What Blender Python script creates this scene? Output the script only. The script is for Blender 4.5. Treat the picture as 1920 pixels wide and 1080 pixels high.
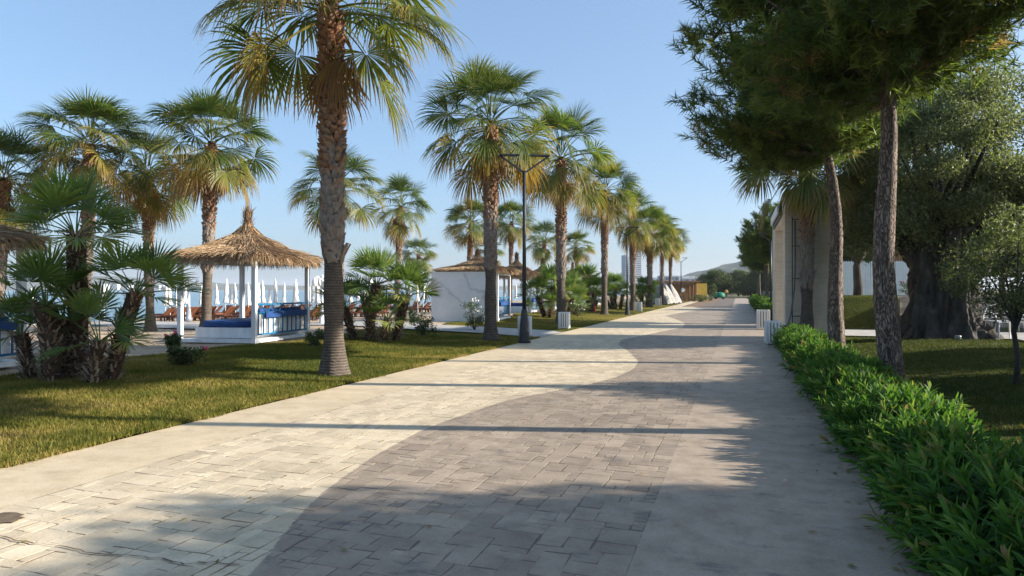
import bpy, math, random
import numpy as np
from mathutils import Vector, Matrix

for o in list(bpy.data.objects):
    bpy.data.objects.remove(o)
scene = bpy.context.scene
COL = scene.collection
R = math.radians
PI = math.pi

# ------------------------------------------------------------------ camera
F = 1250.0            # focal length in pixels of a 1920 wide frame
TH = R(18.8)          # the path runs along +Y, the camera looks 18.8 degrees left of it
HOR = 543.0
cam_d = bpy.data.cameras.new('camera')
cam_d.sensor_width = 36.0
cam_d.lens = 36.0 * F / 1920.0
cam_d.clip_start = 0.1
cam_d.clip_end = 40000
cam = bpy.data.objects.new('camera', cam_d)
COL.objects.link(cam)
cam.location = (0, 0, 1.6)
cam.rotation_euler = (R(90) + math.atan(3.0 / F), 0, TH)
scene.camera = cam

# ------------------------------------------------------------------ light
SUN_EL, SUN_AZ = R(21.5), (0.966, 0.257)        # the sun stands right of the path and a little ahead
world = bpy.data.worlds.new('World')
scene.world = world
world.use_nodes = True
wn = world.node_tree
sky = wn.nodes.new('ShaderNodeTexSky')
sky.sky_type = 'NISHITA'
sky.sun_disc = False
sky.sun_elevation = SUN_EL
sky.sun_rotation = math.atan2(SUN_AZ[0], SUN_AZ[1])
sky.altitude = 0
sky.air_density = 1.0
sky.dust_density = 2.0
sky.ozone_density = 6.0
bgn = wn.nodes['Background']
bgn.inputs[1].default_value = 0.15
gam = wn.nodes.new('ShaderNodeGamma'); gam.inputs[1].default_value = 0.6      # a milder, hazier sky gradient
gain = wn.nodes.new('ShaderNodeMix'); gain.data_type = 'RGBA'; gain.blend_type = 'MULTIPLY'
gain.inputs[0].default_value = 1.0; gain.inputs[7].default_value = (.91, .985, 1.05, 1)
wn.links.new(sky.outputs[0], gam.inputs[0]); wn.links.new(gam.outputs[0], gain.inputs[6])
wn.links.new(gain.outputs[2], bgn.inputs[0])
sun_d = bpy.data.lights.new('sun', 'SUN')
sun_d.energy = 4.2
sun_d.angle = R(0.6)
sun_d.color = (1.0, 0.93, 0.83)
sun = bpy.data.objects.new('sun', sun_d)
COL.objects.link(sun)
sdir = Vector((SUN_AZ[0] * math.cos(SUN_EL), SUN_AZ[1] * math.cos(SUN_EL), math.sin(SUN_EL)))
sun.rotation_euler = sdir.to_track_quat('Z', 'Y').to_euler()
scene.view_settings.view_transform = 'Standard'
scene.view_settings.look = 'None'
scene.view_settings.exposure = 1.41
scene.view_settings.gamma = 1.0
scene.cycles.max_bounces = 6
scene.cycles.transparent_max_bounces = 6
scene.cycles.volume_bounces = 0
HAZE = .00014

# ------------------------------------------------------------------ helpers
def w_of(Xc, Zc):
    return (Xc * math.cos(TH) - Zc * math.sin(TH), Xc * math.sin(TH) + Zc * math.cos(TH))

def gp(px, py, h=1.6):
    """ground point seen at a pixel, h below the eye"""
    Z = F * h / (py - HOR)
    return w_of((px - 960) / F * Z, Z)

def dp(px, Z):
    return w_of((px - 960) / F * Z, Z)

def smooth(t):
    t = np.clip(t, 0, 1)
    return t * t * (3 - 2 * t)

class MB:
    def __init__(self):
        self.v = []; self.t = []; self.f3 = []; self.f4 = []; self.fn = []
        self.m3 = []; self.m4 = []; self.mn = []; self.n = 0; self.attr = {}
    def add(self, V, f3=None, f4=None, t=0.0, m=0, fn=None):
        V = np.asarray(V, dtype=np.float32).reshape(-1, 3)
        self.v.append(V)
        tt = np.broadcast_to(np.asarray(t, dtype=np.float32), (len(V),)) if np.ndim(t) < 1 else np.asarray(t, np.float32).reshape(-1)
        self.t.append(tt)
        if f3 is not None and len(f3):
            a = np.asarray(f3, dtype=np.int32).reshape(-1, 3) + self.n
            self.f3.append(a); self.m3.append(np.full(len(a), m, np.int32))
        if f4 is not None and len(f4):
            a = np.asarray(f4, dtype=np.int32).reshape(-1, 4) + self.n
            self.f4.append(a); self.m4.append(np.full(len(a), m, np.int32))
        if fn:
            for q in fn:
                self.fn.append([i + self.n for i in q]); self.mn.append(m)
        self.n += len(V)
        return self
    def box(self, c, s, rz=0.0, t=0.0, m=0, M=None):
        x, y, z = s[0] / 2, s[1] / 2, s[2] / 2
        V = np.array([[-x,-y,-z],[x,-y,-z],[x,y,-z],[-x,y,-z],[-x,-y,z],[x,-y,z],[x,y,z],[-x,y,z]], np.float32)
        if M is not None:
            V = V @ np.array(M, np.float32).T
        if rz:
            c_, s_ = math.cos(rz), math.sin(rz)
            V = V @ np.array([[c_, s_, 0], [-s_, c_, 0], [0, 0, 1]], np.float32)
        V = V + np.asarray(c, np.float32)
        return self.add(V, f4=[[0,3,2,1],[4,5,6,7],[0,1,5,4],[1,2,6,5],[2,3,7,6],[3,0,4,7]], t=t, m=m)
    def bar(self, p0, p1, wx, wy, t=0.0, m=0, up=(0, 0, 1)):
        p0 = np.array(p0, float); p1 = np.array(p1, float)
        d = p1 - p0; L = np.linalg.norm(d); d /= L
        u = np.array(up, float)
        if abs(d @ u) > .95: u = np.array([0., 1., 0.])
        s = np.cross(d, u); s /= np.linalg.norm(s); n = np.cross(s, d)
        M = np.stack([s, n, d], 1)
        return self.box((p0 + p1) / 2, (wx, wy, L), t=t, m=m, M=M)
    def tube(self, pts, radii, n=8, t=0.0, m=0, caps=True):
        P = np.array(pts, float); K = len(P)
        rr = np.broadcast_to(np.asarray(radii, float), (K,))
        D = np.gradient(P, axis=0); D /= np.linalg.norm(D, axis=1)[:, None] + 1e-9
        ref = np.array([0, 0, 1.]) if abs(D[0, 2]) < .9 else np.array([1., 0, 0])
        V = []
        for k in range(K):
            s = np.cross(D[k], ref); s /= np.linalg.norm(s) + 1e-9
            q = np.cross(s, D[k]); ref = q
            a = np.arange(n) / n * 2 * PI
            V.append(P[k] + rr[k] * (np.cos(a)[:, None] * s + np.sin(a)[:, None] * q))
        V = np.concatenate(V)
        i = np.arange(n); j = (i + 1) % n
        f = []
        for k in range(K - 1):
            f.append(np.stack([k * n + i, k * n + j, (k + 1) * n + j, (k + 1) * n + i], 1)[:, ::-1])
        fn = [list(range(n)), list(range((K - 1) * n, K * n))[::-1]] if caps else None
        tt = t
        if np.ndim(t) == 1 and len(t) == K: tt = np.repeat(np.asarray(t), n)
        return self.add(V, f4=np.concatenate(f), t=tt, m=m, fn=fn)
    def lathe(self, prof, n=12, c=(0, 0, 0), t=0.0, m=0, wob=None):
        K = len(prof); a = np.arange(n) / n * 2 * PI
        V = np.zeros((K, n, 3))
        for k, (r, z) in enumerate(prof):
            q = r * (wob(k, a) if wob else 1.0)
            V[k, :, 0] = q * np.cos(a); V[k, :, 1] = q * np.sin(a); V[k, :, 2] = z
        V = V.reshape(-1, 3) + np.asarray(c, float)
        i = np.arange(n); j = (i + 1) % n
        f = np.concatenate([np.stack([k * n + i, k * n + j, (k + 1) * n + j, (k + 1) * n + i], 1) for k in range(K - 1)])
        tt = np.repeat(np.asarray(t), n) if np.ndim(t) == 1 else t
        return self.add(V, f4=f, t=tt, m=m, fn=[list(range(n))[::-1], list(range((K - 1) * n, K * n))])
    def grid(self, xs, ys, zf, t=0.0, m=0):
        X, Y = np.meshgrid(np.asarray(xs, float), np.asarray(ys, float))
        Z = zf(X, Y)
        V = np.stack([X, Y, Z], -1).reshape(-1, 3)
        nx, ny = len(xs), len(ys)
        i, j = np.meshgrid(np.arange(nx - 1), np.arange(ny - 1))
        q = (j * nx + i).reshape(-1)
        return self.add(V, f4=np.stack([q, q + 1, q + nx + 1, q + nx], 1), t=t, m=m)
    def build(self, name, mats, parent=None, smooth_=False, loc=None):
        V = np.concatenate(self.v) if self.v else np.zeros((0, 3), np.float32)
        me = bpy.data.meshes.new(name)
        f3 = np.concatenate(self.f3) if self.f3 else np.zeros((0, 3), np.int32)
        f4 = np.concatenate(self.f4) if self.f4 else np.zeros((0, 4), np.int32)
        loops = np.concatenate([f3.reshape(-1), f4.reshape(-1), np.array([i for q in self.fn for i in q], np.int32)]).astype(np.int32)
        tot = np.concatenate([np.full(len(f3), 3), np.full(len(f4), 4), np.array([len(q) for q in self.fn], int)]).astype(np.int32)
        st = np.concatenate([[0], np.cumsum(tot)[:-1]]).astype(np.int32)
        me.vertices.add(len(V)); me.vertices.foreach_set('co', V.astype(np.float32).reshape(-1))
        me.loops.add(len(loops)); me.loops.foreach_set('vertex_index', loops)
        me.polygons.add(len(tot)); me.polygons.foreach_set('loop_start', st)
        try: me.polygons.foreach_set('loop_total', tot)
        except Exception: pass
        mi = np.concatenate((self.m3 or [np.zeros(0, np.int32)]) + (self.m4 or [np.zeros(0, np.int32)]) + [np.array(self.mn, np.int32)])
        if not isinstance(mats, (list, tuple)): mats = [mats]
        for m in mats: me.materials.append(m)
        if len(mats) > 1: me.polygons.foreach_set('material_index', mi.astype(np.int32))
        me.polygons.foreach_set('use_smooth', np.full(len(tot), smooth_))
        a = me.attributes.new('tint', 'FLOAT', 'POINT')
        a.data.foreach_set('value', np.concatenate(self.t).astype(np.float32))
        for k, arr in self.attr.items():
            b = me.attributes.new(k, 'FLOAT', 'POINT')
            b.data.foreach_set('value', np.concatenate(arr).astype(np.float32))
        me.update(calc_edges=True); me.validate()
        o = bpy.data.objects.new(name, me)
        COL.objects.link(o)
        if parent: o.parent = parent
        if loc is not None: o.location = loc
        return o

def empty(name, loc=(0, 0, 0), rz=0.0):
    o = bpy.data.objects.new(name, None)
    o.empty_display_size = .2
    COL.objects.link(o); o.location = loc; o.rotation_euler = (0, 0, rz)
    return o

def tag(o, label=None, cat=None, group=None, kind=None):
    if label: o['label'] = label
    if cat: o['category'] = cat
    if group: o['group'] = group
    if kind: o['kind'] = kind
    return o

KIDS = {}
def dup(root, loc=None, rz=None, sc=None, label=None, parent=None):
    r = root.copy(); COL.objects.link(r)
    if parent: r.parent = parent
    if loc is not None: r.location = loc
    if rz is not None: r.rotation_euler = (0, 0, rz)
    if sc is not None: r.scale = (sc, sc, sc) if not isinstance(sc, tuple) else sc
    if label: r['label'] = label
    for ch in [c for c in root.children]:
        dup(ch, parent=r)
    return r

# ------------------------------------------------------------------ materials
def nodes_of(name):
    m = bpy.data.materials.new(name); m.use_nodes = True
    nt = m.node_tree
    return m, nt, nt.nodes['Principled BSDF']

def N(nt, typ, **kw):
    n = nt.nodes.new(typ)
    for k, v in kw.items():
        if k.startswith('i_'):
            n.inputs[k[2:].replace('_', ' ')].default_value = v
        else:
            setattr(n, k, v)
    return n

def ramp(nt, stops, fac=None, interp='LINEAR'):
    r = nt.nodes.new('ShaderNodeValToRGB')
    r.color_ramp.interpolation = interp
    e = r.color_ramp.elements
    while len(e) < len(stops): e.new(0.5)
    for k, (p, c) in enumerate(stops):
        e[k].position = p
        e[k].color = (c[0], c[1], c[2], 1) if not np.isscalar(c) else (c, c, c, 1)
    if fac is not None: nt.links.new(fac, r.inputs[0])
    return r

def coords(nt, scale=(1, 1, 1), obj=True):
    tc = nt.nodes.new('ShaderNodeTexCoord'); mp = nt.nodes.new('ShaderNodeMapping')
    mp.inputs['Scale'].default_value = scale
    nt.links.new(tc.outputs['Object' if obj else 'Generated'], mp.inputs[0])
    return mp.outputs[0]

def noise(nt, vec, scale, detail=4, rough=.55):
    n = nt.nodes.new('ShaderNodeTexNoise')
    n.inputs['Scale'].default_value = scale; n.inputs['Detail'].default_value = detail
    n.inputs['Roughness'].default_value = rough
    nt.links.new(vec, n.inputs['Vector'])
    return n.outputs[0]

def mixc(nt, fac, a, b, mode='MIX'):
    m = nt.nodes.new('ShaderNodeMix'); m.data_type = 'RGBA'; m.blend_type = mode
    for i, x in ((0, fac), (6, a), (7, b)):
        if isinstance(x, bpy.types.NodeSocket): nt.links.new(x, m.inputs[i])
        elif i == 0: m.inputs[0].default_value = x
        else: m.inputs[i].default_value = (*x[:3], 1)
    return m.outputs[2]

def bump(nt, h, strength=.5, dist=.02):
    b = nt.nodes.new('ShaderNodeBump')
    b.inputs['Strength'].default_value = strength; b.inputs['Distance'].default_value = dist
    nt.links.new(h, b.inputs['Height'])
    return b.outputs[0]

def mat_noise(name, stops, scale=3.0, rough=.7, stretch=(1, 1, 1), bmp=0.0, bscale=None, bdist=.01, detail=5, metallic=0.0, spec=.3):
    m, nt, b = nodes_of(name)
    v = coords(nt, stretch)
    f = noise(nt, v, scale, detail)
    c = ramp(nt, stops, f)
    nt.links.new(c.outputs[0], b.inputs['Base Color'])
    b.inputs['Roughness'].default_value = rough; b.inputs['Metallic'].default_value = metallic
    b.inputs['Specular IOR Level'].default_value = spec
    if bmp:
        f2 = noise(nt, v, bscale or scale * 4, 6)
        nt.links.new(bump(nt, f2, bmp, bdist), b.inputs['Normal'])
    return m

def mat_leaf(name, stops, trans=.35, rough=.45, var=.25, spec=.35, tr_tint=(1.0, 1.0, .55)):
    m, nt, b = nodes_of(name)
    at = N(nt, 'ShaderNodeAttribute', attribute_name='tint')
    v = coords(nt)
    f = noise(nt, v, 6.0, 2)
    ad = N(nt, 'ShaderNodeMath', operation='MULTIPLY_ADD')
    nt.links.new(f, ad.inputs[0]); ad.inputs[1].default_value = var
    nt.links.new(at.outputs['Fac'], ad.inputs[2])
    sb = N(nt, 'ShaderNodeMath', operation='SUBTRACT'); sb.inputs[1].default_value = var * .5
    nt.links.new(ad.outputs[0], sb.inputs[0])
    c = ramp(nt, stops, sb.outputs[0])
    nt.links.new(c.outputs[0], b.inputs['Base Color'])
    b.inputs['Roughness'].default_value = rough
    b.inputs['Specular IOR Level'].default_value = spec
    tr = N(nt, 'ShaderNodeBsdfTranslucent')
    tcol = mixc(nt, 1.0, c.outputs[0], tr_tint, 'MULTIPLY')
    br = N(nt, 'ShaderNodeBrightContrast'); 
    gm = N(nt, 'ShaderNodeVectorMath', operation='SCALE'); gm.inputs['Scale'].default_value = 1.9
    nt.links.new(tcol, gm.inputs[0]); nt.nodes.remove(br)
    nt.links.new(gm.outputs[0], tr.inputs['Color'])
    mx = N(nt, 'ShaderNodeMixShader'); mx.inputs[0].default_value = trans
    nt.links.new(b.outputs[0], mx.inputs[1]); nt.links.new(tr.outputs[0], mx.inputs[2])
    nt.links.new(mx.outputs[0], nt.nodes['Material Output'].inputs['Surface'])
    return m

def mat_tint(name, stops, nscale=8.0, namt=.35, rough=.85, bmp=.4, bscale=30, bdist=.02, stretch=(1, 1, 1), bands=0):
    """colour from the tint attribute, broken up by noise"""
    m, nt, b = nodes_of(name)
    at = N(nt, 'ShaderNodeAttribute', attribute_name='tint')
    v = coords(nt, stretch)
    c = ramp(nt, stops, at.outputs['Fac'])
    f = noise(nt, v, nscale, 6, .65)
    g = ramp(nt, [(.25, 1 - namt), (.75, 1 + namt)], f)
    col = mixc(nt, 1.0, c.outputs[0], g.outputs[0], 'MULTIPLY')
    h = noise(nt, v, bscale, 5, .6)
    if bands:
        wv = N(nt, 'ShaderNodeTexWave', wave_type='BANDS', bands_direction='Z')
        wv.inputs['Scale'].default_value = bands; wv.inputs['Distortion'].default_value = 2.5
        wv.inputs['Detail'].default_value = 3; wv.inputs['Detail Scale'].default_value = 2
        nt.links.new(v, wv.inputs['Vector'])
        col = mixc(nt, 1.0, col, ramp(nt, [(0, .62), (.5, 1.05)], wv.outputs['Fac']).outputs[0], 'MULTIPLY')
        ml = N(nt, 'ShaderNodeMath', operation='ADD')
        nt.links.new(h, ml.inputs[0]); nt.links.new(wv.outputs['Fac'], ml.inputs[1]); h = ml.outputs[0]
    nt.links.new(col, b.inputs['Base Color'])
    b.inputs['Roughness'].default_value = rough; b.inputs['Specular IOR Level'].default_value = .15
    nt.links.new(bump(nt, h, bmp, bdist), b.inputs['Normal'])
    return m

M = {}
M['frond'] = mat_leaf('palm_frond', [(0, (.040, .078, .020)), (.3, (.095, .135, .028)), (.55, (.19, .18, .042)), (.75, (.30, .20, .055)), (1, (.20, .115, .055))], trans=.38, rough=.42)
M['dwarf'] = mat_leaf('dwarf_frond', [(0, (.06, .11, .030)), (.35, (.13, .19, .048)), (.7, (.25, .27, .07)), (1, (.30, .20, .08))], trans=.34, rough=.42)
M['palm_bark'] = mat_tint('palm_bark', [(0, (.125, .10, .078)), (.4, (.085, .072, .06)), (.7, (.08, .05, .034)), (1, (.07, .035, .02))], nscale=9, namt=.4, bands=6.5, bmp=.6, bdist=.03)
M['boot'] = mat_tint('palm_leaf_base', [(0, (.21, .18, .155)), (.5, (.25, .175, .125)), (1, (.25, .125, .07))], nscale=14, namt=.45, bmp=.5)
M['spike'] = mat_tint('dwarf_trunk_fibre', [(0, (.075, .048, .032)), (.5, (.26, .18, .125)), (1, (.56, .46, .36))], nscale=20, namt=.4)
def mat_pine_bark():
    m, nt, b = nodes_of('pine_bark')
    v = coords(nt, (1, 1, .28))
    vo = N(nt, 'ShaderNodeTexVoronoi', feature='DISTANCE_TO_EDGE'); vo.inputs['Scale'].default_value = 30
    n1 = noise(nt, v, 12, 4)
    mv = N(nt, 'ShaderNodeMix', data_type='VECTOR'); mv.inputs[0].default_value = .16
    tc = N(nt, 'ShaderNodeTexNoise'); tc.inputs['Scale'].default_value = 9; nt.links.new(v, tc.inputs['Vector'])
    nt.links.new(v, mv.inputs[4]); nt.links.new(tc.outputs['Color'], mv.inputs[5])
    nt.links.new(mv.outputs[1], vo.inputs['Vector'])
    c1 = ramp(nt, [(.3, (.17, .125, .095)), (.55, (.27, .215, .175)), (.75, (.36, .28, .22))], n1)
    e = ramp(nt, [(0, .45), (.18, 1)], vo.outputs['Distance'])
    nt.links.new(mixc(nt, 1.0, c1.outputs[0], e.outputs[0], 'MULTIPLY'), b.inputs['Base Color'])
    b.inputs['Roughness'].default_value = .9; b.inputs['Specular IOR Level'].default_value = .1
    h = ramp(nt, [(0, 0), (.16, 1)], vo.outputs['Distance'])
    nt.links.new(bump(nt, h.outputs[0], 1.0, .03), b.inputs['Normal'])
    return m
M['pine_bark'] = mat_pine_bark()
M['needle'] = mat_leaf('pine_needle', [(0, (.050, .085, .022)), (.5, (.11, .155, .036)), (.8, (.18, .23, .05)), (1, (.24, .165, .08))], trans=.38, rough=.5, var=.3)
M['olive_leaf'] = mat_leaf('olive_leaf', [(0, (.045, .062, .026)), (.5, (.11, .135, .055)), (1, (.22, .24, .12))], trans=.34, rough=.5)
M['olive_bark'] = mat_noise('olive_bark', [(.3, (.025, .021, .018)), (.55, (.07, .06, .05)), (.75, (.13, .115, .10))], 5, .9, (1, 1, .35), .9, 16, .04)  # bark tones darkened to hold the shade under the olive canopy
M['tree_leaf'] = mat_leaf('tree_leaf', [(0, (.022, .040, .014)), (.5, (.06, .085, .025)), (1, (.13, .15, .045))], trans=.25)
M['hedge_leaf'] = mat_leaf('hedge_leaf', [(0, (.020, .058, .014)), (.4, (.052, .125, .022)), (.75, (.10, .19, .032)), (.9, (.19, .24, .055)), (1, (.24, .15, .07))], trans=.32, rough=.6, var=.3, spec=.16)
M['hedge_core'] = mat_noise('hedge_dark_core', [(.3, (.010, .016, .006)), (.7, (.03, .035, .015))], 12, .9)
M['grass'] = mat_leaf('grass_blade', [(0, (.070, .088, .016)), (.4, (.155, .145, .027)), (.7, (.25, .20, .052)), (1, (.31, .23, .095))], trans=.3, rough=.6, var=.3, spec=.15)
M['grass_shade'] = mat_leaf('shaded_lawn_blade', [(0, (.030, .046, .010)), (.5, (.065, .076, .016)), (1, (.15, .125, .04))], trans=.3, rough=.6, var=.3, spec=.15)  # darker copy of the grass, tree shade put into its colour
M['white'] = mat_noise('white_paint', [(.3, (.70, .70, .69)), (.7, (.80, .80, .79))], 3, .5, bmp=.1)
M['white_wood'] = mat_noise('white_wood', [(.3, (.62, .62, .61)), (.65, (.80, .80, .79))], 5, .55, (1, 1, .2), .15)
M['blue'] = mat_noise('blue_paint', [(.3, (.012, .105, .225)), (.7, (.02, .15, .29))], 4, .45)
M['blue_mat'] = mat_noise('blue_mattress', [(.3, (.012, .045, .16)), (.7, (.02, .07, .22))], 2, .65, bmp=.2)
M['wood'] = mat_noise('brown_wood', [(.3, (.11, .040, .020)), (.7, (.23, .085, .040))], 4, .6, (1, 6, 6), .2)
M['canvas'] = mat_noise('white_canvas', [(.3, (.74, .72, .68)), (.7, (.84, .82, .79))], 4, .8, bmp=.2)
M['black'] = mat_noise('black_metal', [(.3, (.012, .014, .019)), (.7, (.028, .031, .038))], 6, .45, spec=.5)
M['steel'] = mat_noise('grey_pipe', [(.3, (.28, .29, .30)), (.7, (.42, .43, .44))], 4, .4, metallic=.6)
M['hose'] = mat_noise('grey_hose', [(.3, (.08, .09, .10)), (.7, (.13, .14, .15))], 6, .5)
M['glass_lamp'] = mat_noise('white_globe', [(.3, (.78, .78, .76)), (.7, (.85, .85, .83))], 2, .2)
M['dark'] = mat_noise('dark_gap', [(.3, (.03, .03, .03)), (.7, (.05, .05, .05))], 3, .9)
M['thatch'] = mat_tint('thatch_straw', [(0, (.15, .09, .05)), (.5, (.33, .22, .125)), (1, (.52, .38, .24))], nscale=6, namt=.35, bmp=.3)
M['thatch_base'] = mat_noise('thatch_mat', [(.3, (.14, .075, .035)), (.7, (.33, .20, .10))], 9, .95, (1, 1, 1), .8, 30, .03)
M['soil'] = mat_noise('bare_soil', [(.3, (.10, .07, .045)), (.7, (.20, .145, .095))], 8, .95, bmp=.5)

def mat_marble():
    m, nt, b = nodes_of('grey_veined_marble')
    v = coords(nt)
    n1 = noise(nt, v, 1.2, 6)
    base = ramp(nt, [(.3, (.60, .61, .63)), (.7, (.72, .73, .74))], n1)
    wv = N(nt, 'ShaderNodeTexWave', bands_direction='DIAGONAL'); wv.inputs['Scale'].default_value = .35
    wv.inputs['Distortion'].default_value = 9; wv.inputs['Detail'].default_value = 4; wv.inputs['Detail Scale'].default_value = 1.3
    nt.links.new(v, wv.inputs['Vector'])
    vein = ramp(nt, [(0, 0), (.955, 0), (.995, .38)], wv.outputs['Fac'])
    sp = noise(nt, v, 5, 3)
    sp2 = ramp(nt, [(.62, 0), (.75, .3)], sp)
    c = mixc(nt, vein.outputs[0], base.outputs[0], (.28, .29, .31))
    c = mixc(nt, sp2.outputs[0], c, (.33, .34, .35))
    nt.links.new(c, b.inputs['Base Color']); b.inputs['Roughness'].default_value = .35
    return m
M['marble'] = mat_marble()

def mat_stone_block():
    m, nt, b = nodes_of('travertine_cladding')
    v = coords(nt)
    n1 = noise(nt, v, 1.6, 6); n2 = noise(nt, coords(nt, (1, 1, 6)), 2.5, 5)
    c = ramp(nt, [(.3, (.54, .455, .35)), (.7, (.66, .565, .445))], n1)
    c2 = mixc(nt, 1.0, c.outputs[0], ramp(nt, [(.3, .85), (.7, 1.08)], n2).outputs[0], 'MULTIPLY')
    nt.links.new(c2, b.inputs['Base Color']); b.inputs['Roughness'].default_value = .75
    nt.links.new(bump(nt, noise(nt, v, 25, 4), .2, .01), b.inputs['Normal'])
    return m
M['stone'] = mat_stone_block()

def mat_rubble():
    m, nt, b = nodes_of('stone_wall')
    v = coords(nt)
    br = N(nt, 'ShaderNodeTexBrick'); br.offset = .37
    br.inputs['Scale'].default_value = 1.0; br.inputs['Brick Width'].default_value = .42; br.inputs['Row Height'].default_value = .22
    br.inputs['Mortar Size'].default_value = .012; br.inputs['Color1'].default_value = (.30, .26, .22, 1)
    br.inputs['Color2'].default_value = (.42, .37, .32, 1); br.inputs['Mortar'].default_value = (.2, .18, .16, 1)
    tc = nt.nodes.new('ShaderNodeTexCoord'); sx = N(nt, 'ShaderNodeSeparateXYZ'); cx = N(nt, 'ShaderNodeCombineXYZ')
    nt.links.new(tc.outputs['Object'], sx.inputs[0]); nt.links.new(sx.outputs[0], cx.inputs[0]); nt.links.new(sx.outputs[2], cx.inputs[1])
    nt.links.new(cx.outputs[0], br.inputs['Vector'])
    c = mixc(nt, 1.0, br.outputs['Color'], ramp(nt, [(.3, .75), (.7, 1.2)], noise(nt, v, 5, 5)).outputs[0], 'MULTIPLY')
    nt.links.new(c, b.inputs['Base Color']); b.inputs['Roughness'].default_value = .9
    return m
M['rubble'] = mat_rubble()

def mat_paving(name, joint=False, smooth_band=False):
    m, nt, b = nodes_of(name)
    v = coords(nt)
    d = N(nt, 'ShaderNodeAttribute', attribute_name='d')
    tt = N(nt, 'ShaderNodeAttribute', attribute_name='tint')
    nb = noise(nt, v, 22, 4)
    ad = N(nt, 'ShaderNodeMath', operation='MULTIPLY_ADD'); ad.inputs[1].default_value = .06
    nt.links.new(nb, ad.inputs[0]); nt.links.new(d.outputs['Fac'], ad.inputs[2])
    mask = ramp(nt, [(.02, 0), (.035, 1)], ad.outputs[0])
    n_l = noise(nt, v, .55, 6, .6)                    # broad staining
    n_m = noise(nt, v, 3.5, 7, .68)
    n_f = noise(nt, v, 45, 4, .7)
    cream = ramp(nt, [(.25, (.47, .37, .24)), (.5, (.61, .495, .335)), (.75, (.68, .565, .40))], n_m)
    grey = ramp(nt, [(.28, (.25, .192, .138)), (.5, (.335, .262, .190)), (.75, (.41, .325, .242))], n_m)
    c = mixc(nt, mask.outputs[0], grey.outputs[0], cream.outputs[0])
    c = mixc(nt, 1.0, c, ramp(nt, [(.3, .84), (.7, 1.10)], n_l).outputs[0], 'MULTIPLY')
    c = mixc(nt, 1.0, c, ramp(nt, [(.3, .88), (.7, 1.10)], n_f).outputs[0], 'MULTIPLY')
    # dark worn smudges, mostly on the grey field
    sm = noise(nt, coords(nt, (.8, 1.5, 1)), 2.6, 9, .74)
    smr = ramp(nt, [(.55, 0), (.66, .62)], sm)
    inv = N(nt, 'ShaderNodeMath', operation='MULTIPLY_ADD'); inv.inputs[1].default_value = -.75; inv.inputs[2].default_value = 1.0
    nt.links.new(mask.outputs[0], inv.inputs[0])
    mm = N(nt, 'ShaderNodeMath', operation='MULTIPLY'); nt.links.new(smr.outputs[0], mm.inputs[0]); nt.links.new(inv.outputs[0], mm.inputs[1])
    if joint:
        nt.links.remove(mm.inputs[1].links[0]); mm.inputs[1].default_value = 0.0
    c = mixc(nt, mm.outputs[0], c, (.085, .078, .078))
    if not joint and not smooth_band:
        c = mixc(nt, 1.0, c, ramp(nt, [(0, .36), (.08, .84), (1, 1.13)], tt.outputs['Fac']).outputs[0], 'MULTIPLY')
    if joint:
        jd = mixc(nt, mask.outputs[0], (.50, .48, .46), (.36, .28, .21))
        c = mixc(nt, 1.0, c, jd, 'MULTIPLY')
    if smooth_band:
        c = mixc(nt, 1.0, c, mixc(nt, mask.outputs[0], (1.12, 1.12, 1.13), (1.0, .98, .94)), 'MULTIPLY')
    nt.links.new(c, b.inputs['Base Color'])
    b.inputs['Roughness'].default_value = .62; b.inputs['Specular IOR Level'].default_value = .3
    h = N(nt, 'ShaderNodeMath', operation='ADD'); nt.links.new(noise(nt, v, 14, 6, .65), h.inputs[0]); nt.links.new(n_f, h.inputs[1])
    nt.links.new(bump(nt, h.outputs[0], .35 if not smooth_band else .2, .006), b.inputs['Normal'])
    return m
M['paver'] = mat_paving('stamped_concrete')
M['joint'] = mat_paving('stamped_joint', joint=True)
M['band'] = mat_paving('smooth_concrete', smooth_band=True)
M['concrete'] = mat_noise('pale_concrete', [(.3, (.33, .31, .28)), (.7, (.46, .435, .40))], 1.5, .8, bmp=.2, bscale=30)

def mat_ground():
    m, nt, b = nodes_of('sand_and_earth')
    v = coords(nt)
    n1 = noise(nt, v, .35, 7, .6); n2 = noise(nt, v, 4.0, 6, .65)
    sand = ramp(nt, [(.3, (.37, .275, .185)), (.7, (.56, .44, .31))], n2)
    s2 = mixc(nt, 1.0, sand.outputs[0], ramp(nt, [(.3, .82), (.7, 1.1)], n1).outputs[0], 'MULTIPLY')
    earth = ramp(nt, [(.3, (.07, .075, .035)), (.7, (.19, .165, .10))], n1)
    sx = N(nt, 'ShaderNodeSeparateXYZ'); nt.links.new(v, sx.inputs[0])
    k = N(nt, 'ShaderNodeMapRange'); k.inputs[1].default_value = -9; k.inputs[2].default_value = -5
    nt.links.new(sx.outputs[0], k.inputs[0])
    nt.links.new(mixc(nt, k.outputs[0], s2, earth.outputs[0]), b.inputs['Base Color'])
    b.inputs['Roughness'].default_value = .95; b.inputs['Specular IOR Level'].default_value = .1
    nt.links.new(bump(nt, noise(nt, v, 3.2, 5, .6), .9, .16), b.inputs['Normal'])
    return m
M['ground'] = mat_ground()

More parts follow.
